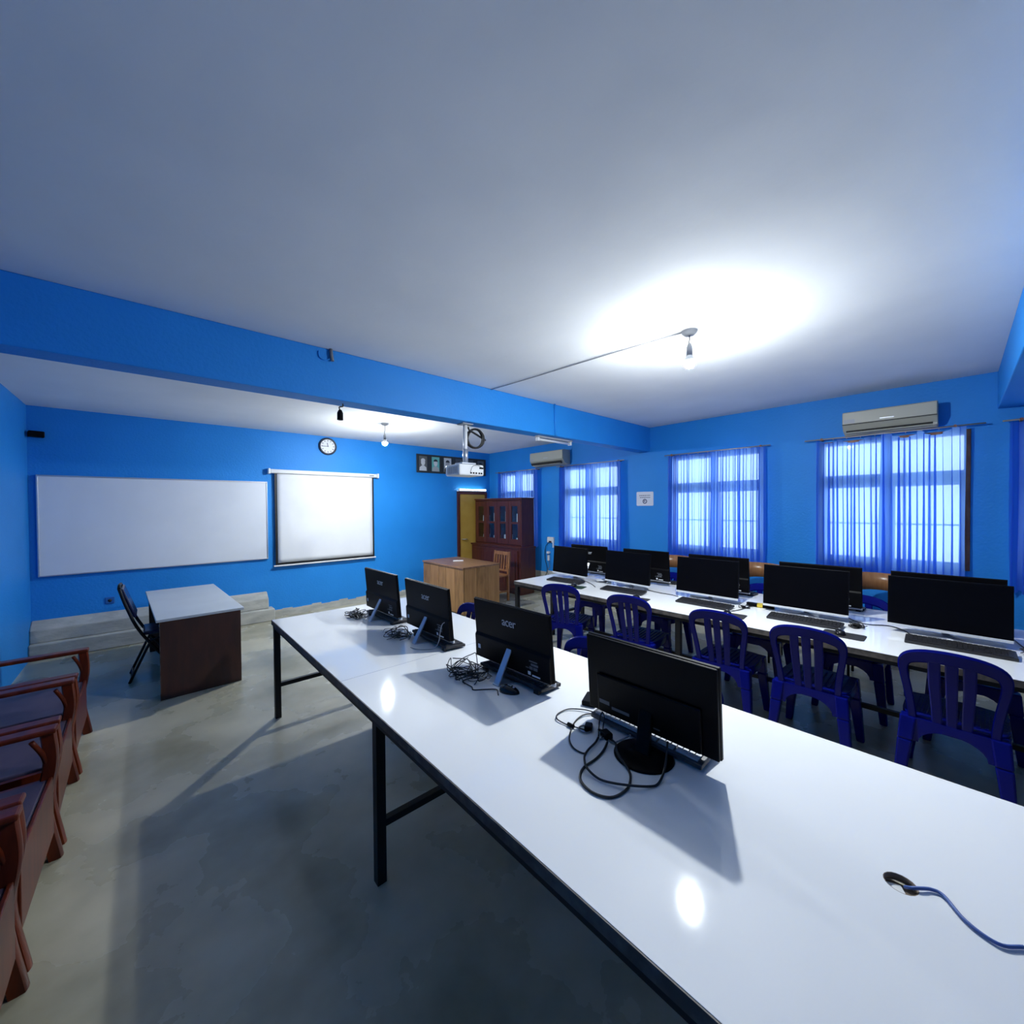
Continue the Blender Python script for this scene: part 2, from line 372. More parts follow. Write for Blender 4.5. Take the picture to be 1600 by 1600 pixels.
fx0, fw_ = 3.705, (5.335 - 3.705) / 6
for k in range(6):
    cx = fx0 + fw_ * (k + .5)
    desc = ['grey portrait with white cap, outermost frame of the row', 'teal-toned portrait, second in the framed row', 'portrait on pale ground, third in the framed row', 'dim portrait hidden behind the projector, fourth in the framed row', 'dim portrait, fifth in the framed row', 'dark portrait nearest the room corner, last of the framed row'][k]
    t = thing('framed_portrait', 'black framed ' + desc, 'picture', (cx, YF, 2.425), 0, 'row of framed portraits')
    hw, hh = fw_ / 2 - .003, .172
    MB().box(-hw, -hw + .045, -.025, 0, -hh, hh).box(hw - .045, hw, -.025, 0, -hh, hh).box(-hw + .045, hw - .045, -.025, 0, hh - .035, hh).box(-hw + .045, hw - .045, -.025, 0, -hh, -hh + .035).build('frame', por_dark, t, bevel=.004)
    MB().box(-hw + .04, hw - .04, -.014, -.004, -hh + .03, hh - .03).build('print_ground', por_bg[[0, 1, 2, 3, 3, 0][k]], t)
    tone = [por_light, por_mid, por_dark, por_mid, por_dark, por_dark][k]
    skin = [por_light, por_light, por_mid, por_mid, por_mid, por_mid][k]
    MB().prism([(-.075, -.135), (.075, -.135), (.07, -.075), (.025, -.04), (-.025, -.04), (-.07, -.075)], 'y', -.0165, -.0145).build('shoulders', tone, t)
    MB().prism([(.042 * math.cos(a), .02 + .06 * math.sin(a)) for a in [2 * PI * i / 20 for i in range(20)]], 'y', -.0185, -.0165).build('head', skin, t)
    MB().prism([(.046 * math.cos(a), .05 + .045 * math.sin(a)) for a in [PI * i / 12 for i in range(13)]], 'y', -.0205, -.0185).build('hair', por_light if k == 0 else por_dark, t)

t = thing('door_lamp', 'short lit tube lamp glowing above the ochre door', 'lamp', (4.94, YF - .05, 1.915))
MB().box(-.34, .34, -.04, .045, .0, .02).build('bracket', white_plastic, t, bevel=.004)
MB().tube([(-.33, -.03, .035), (.33, -.03, .035)], .012, 10).build('tube', tube_m, t)
MB().box(-.345, -.33, -.05, -.01, 0.015, .055).build('end_cap', white_plastic, t); MB().box(.33, .345, -.05, -.01, 0.015, .055).build('end_cap', white_plastic, t)

t = thing('wall_socket', 'small round-faced socket low on the blue wall above the cement plinth', 'socket', (-.35, YF, .526))
MB().box(-.04, .04, -.012, 0, -.04, .04).build('plate', mat('blue_plastic_plate', (.02, .12, .4), .4), t, bevel=.006)
MB().lathe([(0, -.014), (.018, -.014), (.018, -.010)], axis='y', n=16).build('outlet', plastic_dark, t)
t = thing('corner_speaker', 'small black speaker box high in the corner by the whiteboard', 'speaker', (-.90, YF, 2.425))
MB().box(-.058, .058, -.10, -.02, -.032, .032, rot('Z', 14)).build('cabinet_box', plastic_black, t, bevel=.006)
MB().box(-.02, .02, -.03, 0, -.015, .015).build('bracket', plastic_dark, t)

# ------------------------------------------------------------------ lamps, beam fittings
def pendant(X, Y, zb, label):
    t = thing('pendant_bulb', label, 'lamp', (X, Y, ZC), 0, 'bare ceiling bulbs')
    MB().lathe([(0, -.028), (.03, -.028), (.045, -.012), (.05, 0)], n=20).build('ceiling_rose', grey_plastic, t)
    L_ = ZC - zb
    MB().tube(bez([(0, 0, -.02), (.004, 0, -.05), (-.004, .002, -L_ + .13), (0, 0, -L_ + .11)], 5), .004, 6).build('cord', cable_grey, t)
    MB().lathe([(0, -L_ + .125), (.010, -L_ + .125), (.019, -L_ + .10), (.019, -L_ + .045), (0, -L_ + .045)], n=16).build('socket', grey_plastic, t)
    MB().lathe([(0, -L_ + .047), (.018, -L_ + .046), (.034, -L_ + .016), (.034, -L_ + .008), (0, -L_ + .008)], n=20).build('bulb_housing', white_plastic, t)
    MB().lathe([(.036 * math.sin(a), -L_ + .036 * math.cos(a)) for a in [PI * (.42 + .58 * i / 10) for i in range(11)]], n=20).build('bulb', bulb_m, t)
pendant(2.63, 1.18, 2.535, 'bare lit bulb hanging over the aisle between the computer tables')
pendant(2.39, 5.20, 2.475, 'bare lit bulb hanging in front of the projector screen wall')

cond = MB().tube(bez([(2.60, 1.22, ZC - .008), (2.55, 1.7, ZC - .010), (2.53, 2.1, ZC - .008), (2.49, 2.6, ZC - .012), (2.46, 3.01, ZC - .010)], 4), .005, 6)
tag(cond.build('ceiling_cable', mat('light_grey_cable', (.30, .31, .33), .5)), 'thin grey cable clipped along the ceiling from bulb to beam', 'cable')
tag(MB().tube([(3.37, 3.012, ZC), (3.375, 3.012, 2.55), (3.385, 3.012, 2.39)], .010, 8).build('painted_conduit', blue_wall), 'blue-painted conduit running down the face of the beam', 'conduit')
t = thing('beam_junction', 'small cut conduit stub at the top of the blue beam', 'conduit', (0.985, 3.02, 2.70))
MB().tube([(0, -.012, .04), (.004, -.014, 0), (.01, -.016, -.045)], .012, 8).build('stub', cable_grey, t)
MB().tube(bez([(0, -.01, -.03), (-.04, -.008, -.045), (-.075, -.006, -.03), (-.08, -.006, .01)], 5), .004, 6).build('loose_wire', blue_wall, t)
t = thing('empty_lamp_socket', 'black lamp socket without a bulb hanging under the beam', 'socket', (1.08, 3.11, 2.39))
MB().tube(bez([(.02, 0, 0), (.02, 0, -.02), (-.005, 0, -.03), (0, 0, -.055)], 5), .005, 6).build('cord', cable_blk, t)
MB().lathe([(0, -.05), (.011, -.05), (.021, -.072), (.022, -.125), (.016, -.125), (.015, -.1), (0, -.1)], n=16).build('socket_body', plastic_black, t)
t = thing('tube_fixture', 'unlit white fluorescent fixture fixed under the beam', 'light fixture', (3.48, 3.12, 2.39))
MB().box(-.29, .29, -.03, .03, -.022, 0).build('tray', grey_plastic, t, bevel=.004)
MB().box(-.285, -.262, -.02, .02, -.06, -.022).build('tube_holder', white_plastic, t); MB().box(.262, .285, -.02, .02, -.06, -.022).build('tube_holder', white_plastic, t)
MB().tube([(-.262, 0, -.042), (.262, 0, -.042)], .013, 12).build('tube', tube_off, t)

t = thing('ceiling_projector', 'white projector on a pole mount under the beam', 'projector', (2.23, 3.12, 2.39))
MB().box(-.06, .06, -.05, .05, -.012, 0).build('mount_plate', grey_plastic, t, bevel=.003)
MB().tube([(0, 0, -.01), (0, 0, -.36)], .020, 14).build('pole', white_plastic, t)
MB().tube([(0, 0, -.24), (0, 0, -.37)], .025, 14).build('pole_sleeve', alu, t)
MB().box(-.08, .08, -.06, .06, -.385, -.37).build('cradle', alu, t, bevel=.003)
b = MB().box(-.15, .13, -.115, .115, -.495, -.392).build('body', white_plastic, t, bevel=.014)
MB().lathe([(0, .13), (.035, .13), (.038, .11), (.0, .11)], c=(.04, 0, -.445), axis='y', n=20).build('lens', plastic_black, t)
vt = MB()
for k in range(6): vt.box(-.1515, -.149, -.08 + k * .028, -.065 + k * .028, -.475, -.415)
vt.build('side_vents', grey_plastic, t)
pt = MB()
for k, xx in enumerate((-.03, .0, .03, .065, .09)): pt.box(xx, xx + .018, -.1175, -.114, -.478, -.464)
pt.box(.075, .12, -.1175, -.114, -.43, -.415); pt.build('ports', plastic_black, t)
c = bez([(.11, -.117, -.42), (.05, -.13, -.40), (-.01, -.13, -.41), (-.03, -.118, -.465)], 6); MB().tube(c, .0018, 6).build('cable', cable_blk, t)
pts = []
for k in range(5 * 24):
    a = 2 * PI * k / 24; rr = .085 + .010 * math.sin(k * .37)
    pts.append((2.345 + rr * math.cos(a) * .8, 3.12 - rr * math.cos(a) * .45 + .006 * math.sin(k * .21), 2.262 + .09 * math.sin(a)))
pts += [(2.42, 3.08, 2.27), (2.435, 3.075, 2.245)]
pts = [(2.265, 3.12, 2.36), (2.28, 3.13, 2.34)] + pts
tag(MB().tube(pts, .0095, 6).build('cable_coil', cable_blk), 'coil of black cable hanging from the projector mount', 'cable')

# ------------------------------------------------------------------ right wall: air conditioners, sign, sockets
def aircon(y0, y1, z0, z1, label, flap):
    t = thing('air_conditioner', label, 'air conditioner', (XR, (y0 + y1) / 2, z0))
    hw, hh = (y1 - y0) / 2, z1 - z0; d = .20
    MB().prism([(0, 0.0), (0, hh), (-d + .02, hh), (-d, hh - .02), (-d + .005, .09), (-d + .05, .03), (-.06, 0)], 'y', -hw, hw).build('housing', cream_plastic, t, bevel=.008)
    MB().box(-d - .006, -d + .004, -hw + .004, hw - .004, .095, hh - .01).build('front_panel', cream_plastic, t, bevel=.004)
    M_ = rot('Y', -38, (-d + .03, 0, .06))
    z_a, z_b = (.03, .085) if flap else (.028, .042)
    MB().box(-d + .0, -d + .008, -hw + .03, hw - .03, z_a, z_b, M_).build('outlet_slot', cream_dark, t)
    if not flap: MB().box(-d - .0065, -d + .002, -hw + .003, hw - .003, .088, .0945).build('panel_gap', cream_dark, t)
    if flap: MB().box(-d - .01, -d + .055, -hw + .06, hw - .06, .018, .026, rot('Y', -14, (-d + .02, 0, .02))).build('louver', cream_plastic, t, bevel=.002)
    else: MB().box(-d + .01, -d + .05, -hw + .03, hw - .03, .012, .020, rot('Y', -30, (-d + .03, 0, .02))).build('louver', cream_plastic, t, bevel=.002)
    MB().box(-d - .0075, -d - .006, -.05, .05, hh * .52, hh * .52 + .008).build('maker_badge', silver_m, t)
    MB().box(-d - .0075, -d - .006, hw - .10, hw - .015, .105, .14).build('display_patch', grey_plastic, t)
aircon(4.52, 5.31, 2.325, 2.58, 'yellowed air conditioner with open louver near the beam', True)
aircon(.13, .80, 2.315, 2.535, 'yellowed air conditioner mounted directly above the window with a crooked curtain', False)

t = thing('wall_notice', 'small white laminated notice with emblem taped between two windows', 'notice', (XR, 3.105, 1.706))
MB().prism([(.135 * a, .103 * b) for a, b in ((-1, -.9), (-.93, -1), (.93, -1), (1, -.9), (1, .9), (.93, 1), (-.93, 1), (-1, .9))], 'x', -.004, 0).build('sheet', mat('laminated_paper', (.62, .65, .74), .35), t)
ln = MB()
for k, (a, b, z) in enumerate(((-.085, .09, .048), (-.085, .08, .018))):
    y = a
    while y < b:
        q = min(b, y + random.uniform(.012, .03)); ln.box(-.0052, -.004, y, q, z - .005, z + .006); y = q + .006
ln.build('printed_lines', print_m, t)
MB().lathe([(.021, -.0052), (.036, -.0052), (.036, -.004), (.021, -.004)], c=(0, 0, -.038), axis='x', n=24).build('emblem', print_m, t)
MB().lathe([(0, -.0052), (.011, -.0052), (.011, -.004)], c=(0, .005, -.036), axis='x', n=14).build('emblem_dot', print_m, t)

t = thing('socket_box', 'white surface socket box on the wall beside the cabinet', 'socket', (XR, 4.965, .995))
MB().box(-.04, 0, -.075, .075, -.05, .05).build('box', white_plastic, t, bevel=.006)
MB().box(-.03, -.006, -.07, -.045, -.14, -.05).build('cable_cover', white_plastic, t, bevel=.003)
MB().box(-.045, -.04, -.03, .03, -.045, -.02).build('plug', plastic_dark, t)
t = thing('wall_plug', 'white plug and adapter hanging low on the wall under the socket box', 'plug', (XR, 5.02, .68))
MB().box(-.05, 0, -.03, .03, .06, .10).build('adapter', white_plastic, t, bevel=.008)
MB().box(-.04, -.006, -.02, .02, -.07, .03).build('plug_body', white_plastic, t, bevel=.006)
MB().tube(bez([(-.02, 0, .06), (-.03, .02, .02), (-.02, 0, -.06), (-.03, -.03, -.18), (-.02, .04, -.26), (-.03, -.02, -.36)], 5), .005, 6).build('lead', cable_grey, t)
tag(MB().tube(bez([(XR - .012, 5.03, .95), (XR - .02, 5.10, .85), (XR - .014, 5.12, .65), (XR - .02, 5.06, .45), (XR - .014, 5.12, .3)], 6), .005, 6).build('wall_cable', cable_blk), 'loose dark cable dangling down the wall from the socket box', 'cable')

# ------------------------------------------------------------------ curtains
def curtain(y0, y1, z0, z1, label, seed, folds=9, amp=.022, xc=5.400, sag=0.0, group='sheer blue curtains', notch=0.02):
    rnd = random.Random(seed); nu, nv = folds * 18, 14; vv = []
    ph = [rnd.uniform(-.5, .5) for _ in range(folds + 2)]; am = [rnd.uniform(.65, 1.25) for _ in range(folds + 2)]
    for j in range(nv + 1):
        q = j / nv                       # 0 top .. 1 bottom
        for i in range(nu + 1):
            u = i / nu; uw = min(1, max(0, u + .035 * math.sin(2 * PI * u) * math.sin(seed) + .016 * math.sin(6 * PI * u + seed) * math.sin(PI * u))); fidx = uw * folds; k = min(int(fidx), folds); fr_ = fidx - k
            A = (am[k] * (1 - fr_) + am[k + 1] * fr_); P = (ph[k] * (1 - fr_) + ph[k + 1] * fr_)
            th = 2 * PI * fidx + P * (.4 + .8 * q) + .25 * math.sin(3 * q + seed)
            a = amp * A * (.55 + .55 * q)
            y = y0 + (y1 - y0) * u + .5 * (y1 - y0) / folds * .62 * A * math.sin(2 * th) * (.6 + .4 * q) * .8
            x = min(xc + a * math.sin(th) + .004 * math.sin(9 * u + 4 * q), 5.436)
            top = z1 - sag * (4 * u * (1 - u)) * abs(math.sin(2.5 * PI * u + seed))
            bot = z0 + notch * math.sin(th + .7) * A
            vv.append((x, y, top + (bot - top) * q))
    m_ = MB().add(vv, [(j * (nu + 1) + i, j * (nu + 1) + i + 1, (j + 1) * (nu + 1) + i + 1, (j + 1) * (nu + 1) + i) for j in range(nv) for i in range(nu)], True)
    return tag(m_.build('curtain', sheer), label, 'curtain', group)
CW = [((5.21, 5.80, 6.41), .86, 'the window behind the cabinet'), ((3.45, 4.09, 4.73), .88, 'the window next to the beam'),
      ((1.51, 2.11, 2.72), .86, 'the window beside the notice'), ((-.035, .50, 1.05), .90, 'the window below an air conditioner'),
      ((-1.50, -.90, -.285), .86, 'the window past the second beam')]
for n, ((a, b, c_), z0, nm) in enumerate(CW):
    zr = 2.30
    yb, ya = (a - .04, c_ + .04) if n != 3 else (-.155, 1.14)
    t = thing('curtain_rod', 'thin metal curtain rod over ' + nm, 'curtain rod', (XR, (a + c_) / 2, zr))
    y_m = (a + c_) / 2
    MB().tube([(-.075, yb - y_m, 0), (-.075, ya - y_m, 0)], .007, 8).build('rod', rod_m, t)
    for yy in (a + .06 - y_m, c_ - .06 - y_m): MB().box(-.085, 0, yy - .008, yy + .008, -.012, .012).build('bracket', frame_wood, t)
    for k in range(10):
        yy = a + .05 + (c_ - a - .1) * k / 9 - y_m; MB().tube([(-.075 + .012 * math.cos(q), yy, -.006 + .012 * math.sin(q)) for q in [2 * PI * i / 8 for i in range(9)]], .002, 5).build('ring', rod_m, t)
    sg = .05 if n == 3 else .004
    far = 'sheer blue curtain half nearer the whiteboard wall, on ' + nm; near = 'sheer blue curtain half away from the whiteboard wall, on ' + nm
    curtain(b - .02, c_, z0, zr - .012, far, 11 + n * 2, folds=7 if n == 3 else 9, sag=sg)
    curtain(a, b + .02, z0, zr - .012, near, 12 + n * 2, folds=6 if n == 3 else 9, sag=sg * 1.3, xc=5.342)

# ------------------------------------------------------------------ long computer tables
def long_table(name, label, x0, x1, y0, y1, legs_y, hole=None, midleg=False, spine=None, seam=None):
    t = thing(name, label, 'table', ((x0 + x1) / 2, (y0 + y1) / 2, 0))
    cx, cy = (x0 + x1) / 2, (y0 + y1) / 2; hw, hl = (x1 - x0) / 2, (y1 - y0) / 2
    if hole:
        bm = bmesh.new(); ov = [bm.verts.new((sx * (hw - .004), sy * (hl - .004), .75)) for sx, sy in ((-1, -1), (1, -1), (1, 1), (-1, 1))]
        hv = [bm.verts.new((hole[0] - cx + hole[2] * math.cos(a), hole[1] - cy + hole[2] * math.sin(a), .75)) for a in [2 * PI * k / 20 for k in range(20)]]
        es = [bm.edges.new((L_[i], L_[(i + 1) % len(L_)])) for L_ in (ov, hv) for i in range(len(L_))]
        bmesh.ops.triangle_fill(bm, use_beauty=True, use_dissolve=False, edges=es)
        g = bmesh.ops.extrude_face_region(bm, geom=bm.faces[:]); bmesh.ops.translate(bm, verts=[e for e in g['geom'] if isinstance(e, bmesh.types.BMVert)], vec=(0, 0, -.018))
        bmesh.ops.recalc_face_normals(bm, faces=bm.faces)
        me = bpy.data.meshes.new('tabletop'); bm.to_mesh(me); bm.free(); me.materials.append(white_top)
        o = bpy.data.objects.new('tabletop', me); COL.objects.link(o); o.parent = t
        MB().lathe([(hole[2], .7495), (hole[2] - .002, .7495), (hole[2] - .002, .735), (hole[2], .735)], c=(hole[0] - cx, hole[1] - cy, 0), n=20).build('hole_rim', mdf, t)
        # torn board and paper inside the opening
        MB().box(-.03, .03, -.028, .028, .716, .728).build('hole_backing', mdf, t).location = (hole[0] - cx, hole[1] - cy, 0)
        MB().box(-.02, .016, -.006, .02, .7285, .734, rot('Z', 25)).build('paper_scrap', paper, t).location = (hole[0] - cx, hole[1] - cy, 0)
    else:
        MB().box(-hw + .004, hw - .004, -hl + .004, hl - .004, .732, .75).build('tabletop', white_top, t)
    for k in (0, 1):
        s_ = -1 if k == 0 else 1
        a, b = sorted((s_ * hw, s_ * (hw - .004)))
        MB().box(a, b, -hl, hl, .715, .749).build('edge_strip', edge_m, t); a, b = sorted((s_ * hl, s_ * (hl - .004)))
        MB().box(-hw, hw, a, b, .715, .749).build('edge_strip', edge_m, t)
        a, b = sorted((s_ * (hw - .008), s_ * (hw - .045)))
        MB().box(a, b, -hl + .01, hl - .01, .690, .732).build('side_rail', steel_black, t)
    if seam is not None:
        for sy in seam: MB().box(-hw + .006, hw - .006, sy - cy - .0012, sy - cy + .0012, .7498, .7505).build('sheet_seam', mat('seam_grey', (.35, .38, .45), .6), t)
    for ly in legs_y:
        for sx in ([-1, 1, 0] if midleg and ly == legs_y[0] else [-1, 1]):
            x = sx * (hw - .03); MB().box(x - .02, x + .02, ly - cy - .02, ly - cy + .02, 0, .732).build('leg', steel_black, t)
        MB().box(-hw + .05, hw - .05, ly - cy - .015, ly - cy + .015, .235, .265).build('stretcher', steel_black, t)
        MB().box(-hw + .045, hw - .045, ly - cy - .018, ly - cy + .018, .695, .732).build('cross_rail', steel_black, t)
    if spine: MB().box(spine - cx - .015, spine - cx + .015, -hl + .02, hl - .02, .20, .23).build('foot_rail', steel_black, t)
    return t
NTX0, NTX1 = 0.69, 1.83
long_table('computer_table', 'long white-topped black-framed table next to the open floor with four screens', NTX0, NTX1, -.55, 3.53, [3.50, 1.66, -.25], hole=(1.252, .083, .030), seam=[2.04])
RTX0, RTX1 = 3.115, 4.37
long_table('computer_table', 'long white-topped table near the windows carrying two back-to-back rows of screens', RTX0, RTX1, -.95, 3.43, [3.40, 1.50, -.45], midleg=True, spine=3.66, seam=[1.45])
tag(MB().tube(bez([px(1414, 1386, z=.742), px(1424, 1387.5, z=.752), px(1436, 1388, z=.7565), px(1456, 1390, z=.755), px(1475, 1400, z=.755), px(1510, 1440, z=.755), px(1560, 1475, z=.755), px(1600, 1480, z=.755)], 6), .0035, 6).build('loose_cable', cable_blue), 'blue cable coming out of the round hole in the tabletop', 'cable')

# ------------------------------------------------------------------ all-in-one computers
PT = rot('Y', -5, (0, 0, .05))
def make_aio():
    t = thing('all_in_one_computer', 'x', 'computer')
    MB().box(-.004, .006, -.27, .27, .056, .372, PT).build('bezel', plastic_black, t, bevel=.002)
    MB().box(.006, .0075, -.263, .263, .064, .365, PT).build('screen', screen_m, t)
    MB().box(-.001, .010, -.27, .27, .040, .056, PT).build('chin', chin_m, t, bevel=.002)
    bc = MB(); bc.box(-.012, -.004, -.268, .268, .056, .370, PT); bc.prism([(-.026, .058), (-.012, .058), (-.012, .19), (-.022, .175)], 'y', -.266, .266)
    bc.v = bc.v[:8] + [tuple(PT @ Vector(q)) for q in bc.v[8:]]
    bc.build('back_cover', plastic_black, t, bevel=.003)
    st = MB(); st.sweep(bez([(-.025, 0, .155), (-.055, 0, .12), (-.105, 0, .02), (-.112, 0, .006)], 4), .034, .009, (0, 1, 0))
    st = MB().hull8([Vector((-.024, y, z)) for y, z in ((-.017, .150), (.017, .150), (.017, .168), (-.017, .168))], [Vector((x, y, z)) for x, y, z in ((-.108, -.019, .004), (-.108, .019, .004), (-.120, .019, .004), (-.120, -.019, .004))])
    st.build('stand_leg', silver_m, t, bevel=.003)
    MB().prism([(-.122, -.02), (-.122, .02), (.02, .075), (.075, .085), (.075, .06), (.0, .03), (-.02, 0), (.0, -.03), (.075, -.06), (.075, -.085), (.02, -.075)], 'z', 0, .007).build('stand_base', silver_m, t, bevel=.002)
    Mt = PT @ Matrix.Translation((-.0128, .0, .285)) @ Matrix(((0, 0, -1), (-1, 0, 0), (0, 1, 0))).to_4x4()
    textmesh('maker_logo', 'acer', .062, logo_m, t, Mt)
    MB().box(-.0262, -.0235, .222, .240, .105, .127, PT).build('sticker', sticker_m, t)
    sk = MB()
    for (a, b, z0, z1) in ((-.19, -.14, .135, .140), (-.195, -.15, .118, .128), (-.19, -.165, .098, .112), (-.16, -.14, .098, .112), (-.135, -.115, .1, .104)): sk.box(-.0262, -.022, a, b, z0, z1, PT)
    sk.build('printed_marks', sticker_dim, t)
    MB().box(-.0266, -.025, -.205, -.155, .068, .075, PT).build('label_strip', sticker_m, t); MB().box(-.0266, -.025, -.145, -.128, .07, .086, PT).build('sticker', sticker_m, t)
    return t
aio = make_aio(); used_aio = []
ORD = ['first', 'second', 'third', 'fourth', 'fifth']
NY = [2.97, 2.29, 1.486]; NX = 1.345
for k, y in enumerate(NY):
    place(aio, used_aio, (NX, y, .75), math.radians([1, 0, 1.5][k]), 'silver-stand black computer by the open floor, %s from the projector-screen end' % ORD[k], 'computers on the table by the open floor')
MY = [3.08, 2.325, 1.524, .795, .05]; MX = [3.68, 3.70, 3.72, 3.72, 3.72]
for k, y in enumerate(MY):
    place(aio, used_aio, (MX[k], y, .75), PI + math.radians([-4, -3, 0, 1, 0][k]), 'black-screened computer facing the aisle of blue chairs, %s from the cabinet end' % ORD[k], 'computers facing the aisle')
FY = [3.05, 2.29, 1.54, .76, .06]
for k, y in enumerate(FY):
    place(aio, used_aio, (4.05, y, .75), math.radians([0, 0, 2, 2, 1][k]), 'black computer facing the windows, back-to-back row, %s from the cabinet end' % ORD[k], 'computers facing the windows')

# the odd monitor with a round foot
t = thing('desktop_monitor', 'plain black monitor on a round foot, tangled leads beside it', 'monitor', (1.334, .747, .75))
PM = rot('Y', -4, (0, 0, .05))
MB().box(-.004, .012, -.252, .252, .05, .352, PM).build('bezel', plastic_black, t, bevel=.003)
MB().box(.012, .0135, -.242, .242, .066, .342, PM).build('screen', screen_m, t)
b = MB().box(-.018, -.004, -.250, .250, .052, .350, PM).build('back_cover', plastic_black, t, bevel=.004)
MB().box(-.030, -.018, -.20, .20, .058, .21, PM).build('rear_bulge', plastic_black, t, bevel=.006)
MB().hull8([Vector((x, y, .008)) for x, y in ((-.095, -.050), (-.075, -.050), (-.075, .000), (-.095, .000))], [Vector((x, y, .135)) for x, y in ((-.036, -.030), (-.020, -.030), (-.020, .020), (-.036, .020))]).build('neck', plastic_black, t, bevel=.004)
MB().lathe([(0, 0), (.098, 0), (.100, .003), (.094, .007), (.05, .0105), (0, .012)], c=(-.084, -.028, 0), n=36).build('round_foot', plastic_black, t)
MB().box(-.0307, -.0295, .06, .135, .085, .096, PM).build('label_strip', sticker_dim, t); MB().box(-.0307, -.0295, .145, .19, .095, .11, PM).build('sticker', sticker_dim, t)
MB().box(-.0307, -.0295, -.06, -.035, .08, .085, PM).build('badge', sticker_dim, t)
t = thing('power_adapter', 'flat black adapter lying behind the round-footed monitor', 'adapter', (1.43, 1.075, .75), .4)
MB().box(-.05, .05, -.03, .03, 0, .022).build('case', plastic_black, t, bevel=.005)
MB().tube([(.05, 0, .011), (.075, .004, .006), (.10, .0, .004)], .0035, 6).build('lead', cable_blk, t)

# ------------------------------------------------------------------ keyboards, mice, pads
def make_kb(base, keys, fz=0.0, cat='keyboard'):
    t = thing('keyboard', 'x', cat)
    KT = rot('Y', -5, (-.065, 0, 0))          # typing edge at +x
    KT = rot('Y', 5, (.065, 0, 0))
    MB().box(-.068, .068, -.222, .222, .0, .017, KT).build('case', base, t, bevel=.004)
    kk = MB()
    for r in range(6):
        xx = -.056 + r * .0195
        if r == 5:
            segs = [(-.205, -.150), (-.147, -.125), (-.122, -.005), (.0, .022), (.026, .056), (.065, .120), (.13, .205)]
            for a, b in segs: kk.box(xx, xx + .015, a, b, .017, .022, KT)
        else:
            for q in range(20):
                y = -.205 + q * .0207
                if q in (15,) and r in (2, 3): continue
                kk.box(xx, xx + .015, y, y + .0165, .017, .022, KT)
    tag(kk.build('keys', keys, t), kind='stuff')
    MB().box(-.066, -.05, -.20, -.17, fz, .014).build('foot', base, t); MB().box(-.066, -.05, .17, .20, fz, .014).build('foot', base, t)
    return t
kb = make_kb(plastic_dark, key_m); used_kb = []; kb_n = make_kb(plastic_dark, key_m, -.007); used_kn = []
for k, y in enumerate((2.96, 2.235, 1.475)):
    place(kb_n, used_kn, (1.365, y, .757), math.radians((2, -2, 1)[k]), 'black keyboard under the %s silver-stand computer from the projector-screen end' % ORD[k], 'black keyboards')
for k, y in enumerate((2.98, 2.24, 1.46, .75, 0.0)):
    place(kb, used_kb, ((3.50, 3.505, 3.53, 3.53, 3.53)[k], y, .75), PI + math.radians((5, 4, 0, 2, 1)[k]), 'black keyboard before the %s aisle-facing computer from the cabinet end' % ORD[k], 'black keyboards')
for k, y in enumerate((3.05, 2.25, 1.50, .72)):
    place(kb, used_kb, (4.25, y, .75), math.radians((-2, 3, 0, 2)[k]), 'black keyboard before the %s window-facing computer from the cabinet end' % ORD[k], 'black keyboards')
kb2 = make_kb(kb_grey, key_grey, -.0105); place(kb2, [], (1.373, .765, .7605), PI + math.radians(-1.5), 'silver-grey keyboard behind the monitor with the round foot')

def make_mouse():
    t = thing('mouse', 'x', 'mouse')
    vv = []; n = 16; m_ = 6
    for j in range(m_ + 1):
        q = j / m_ * PI / 2
        for i in range(n):
            a = 2 * PI * i / n
            vv.append((.052 * math.cos(a) * math.cos(q), .030 * math.sin(a) * math.cos(q) * (1 - .12 * math.cos(a)), .032 * math.sin(q) * (1 - .18 * math.cos(a) * math.cos(q)) + .001))
    MB().add(vv, [(j * n + i, j * n + (i + 1) % n, (j + 1) * n + (i + 1) % n, (j + 1) * n + i) for j in range(m_) for i in range(n)] + [tuple(range(n))[::-1]], True).build('shell', mat('gloss_black', (.008, .008, .01), .15), t)
    MB().lathe([(0, .030), (.005, .030), (.007, .026), (.0, .022)], c=(.022, 0, .0), n=10).build('wheel', silver_m, t)
    MB().box(-.01, .012, -.0035, .0035, .030, .0335).build('stripe', silver_m, t, bevel=.002)
    return t
mouse = make_mouse(); used_m = []
MP = [((898, 917), 'green-tinted black mouse pad'), ((994, 936), 'black mouse pad'), ((1140, 961), 'black mouse pad'), ((1318, 992), 'dark rounded mouse pad')]
pad_g = mat('green_black_pad', (.006, .03, .014), .7)
for k, ((u, v), nm) in enumerate(MP):
    p = px(u, v, z=.752)
    hw, hl = (.075, .11); pts = [(hw * sx - sx * .02 * (1 - math.cos(q)) if False else sx * (hw - .02) + .02 * math.cos(q), sy * (hl - .02) + .02 * math.sin(q)) for sx, sy, q0 in ((1, 1, 0), (-1, 1, PI / 2), (-1, -1, PI), (1, -1, 1.5 * PI)) for q in [q0 + PI / 2 * i / 4 for i in range(5)]]
    o = MB().prism(pts, 'z', 0, .003).build('mouse_pad', pad_g if k == 0 else pad_m); o.location = (p.x, p.y, .75); o.rotation_euler.z = (.25, .15, .1, .0)[k]
    tag(o, nm + ' beside the %s aisle-facing computer from the cabinet end' % ORD[k], 'mouse pad', 'mouse pads')
    place(mouse, used_m, (p.x + .01, p.y + .02, .753), (.2, 2.6, .5, .3)[k], 'mouse lying on the pad of the %s aisle-facing computer from the cabinet end' % ORD[k], 'mice on pads')
p = px(796, 1078, z=.76)
place(mouse, used_m, (p.x, p.y, .75), math.radians(-70), 'black mouse with silver stripe at the foot of a silver computer stand', 'loose mice')

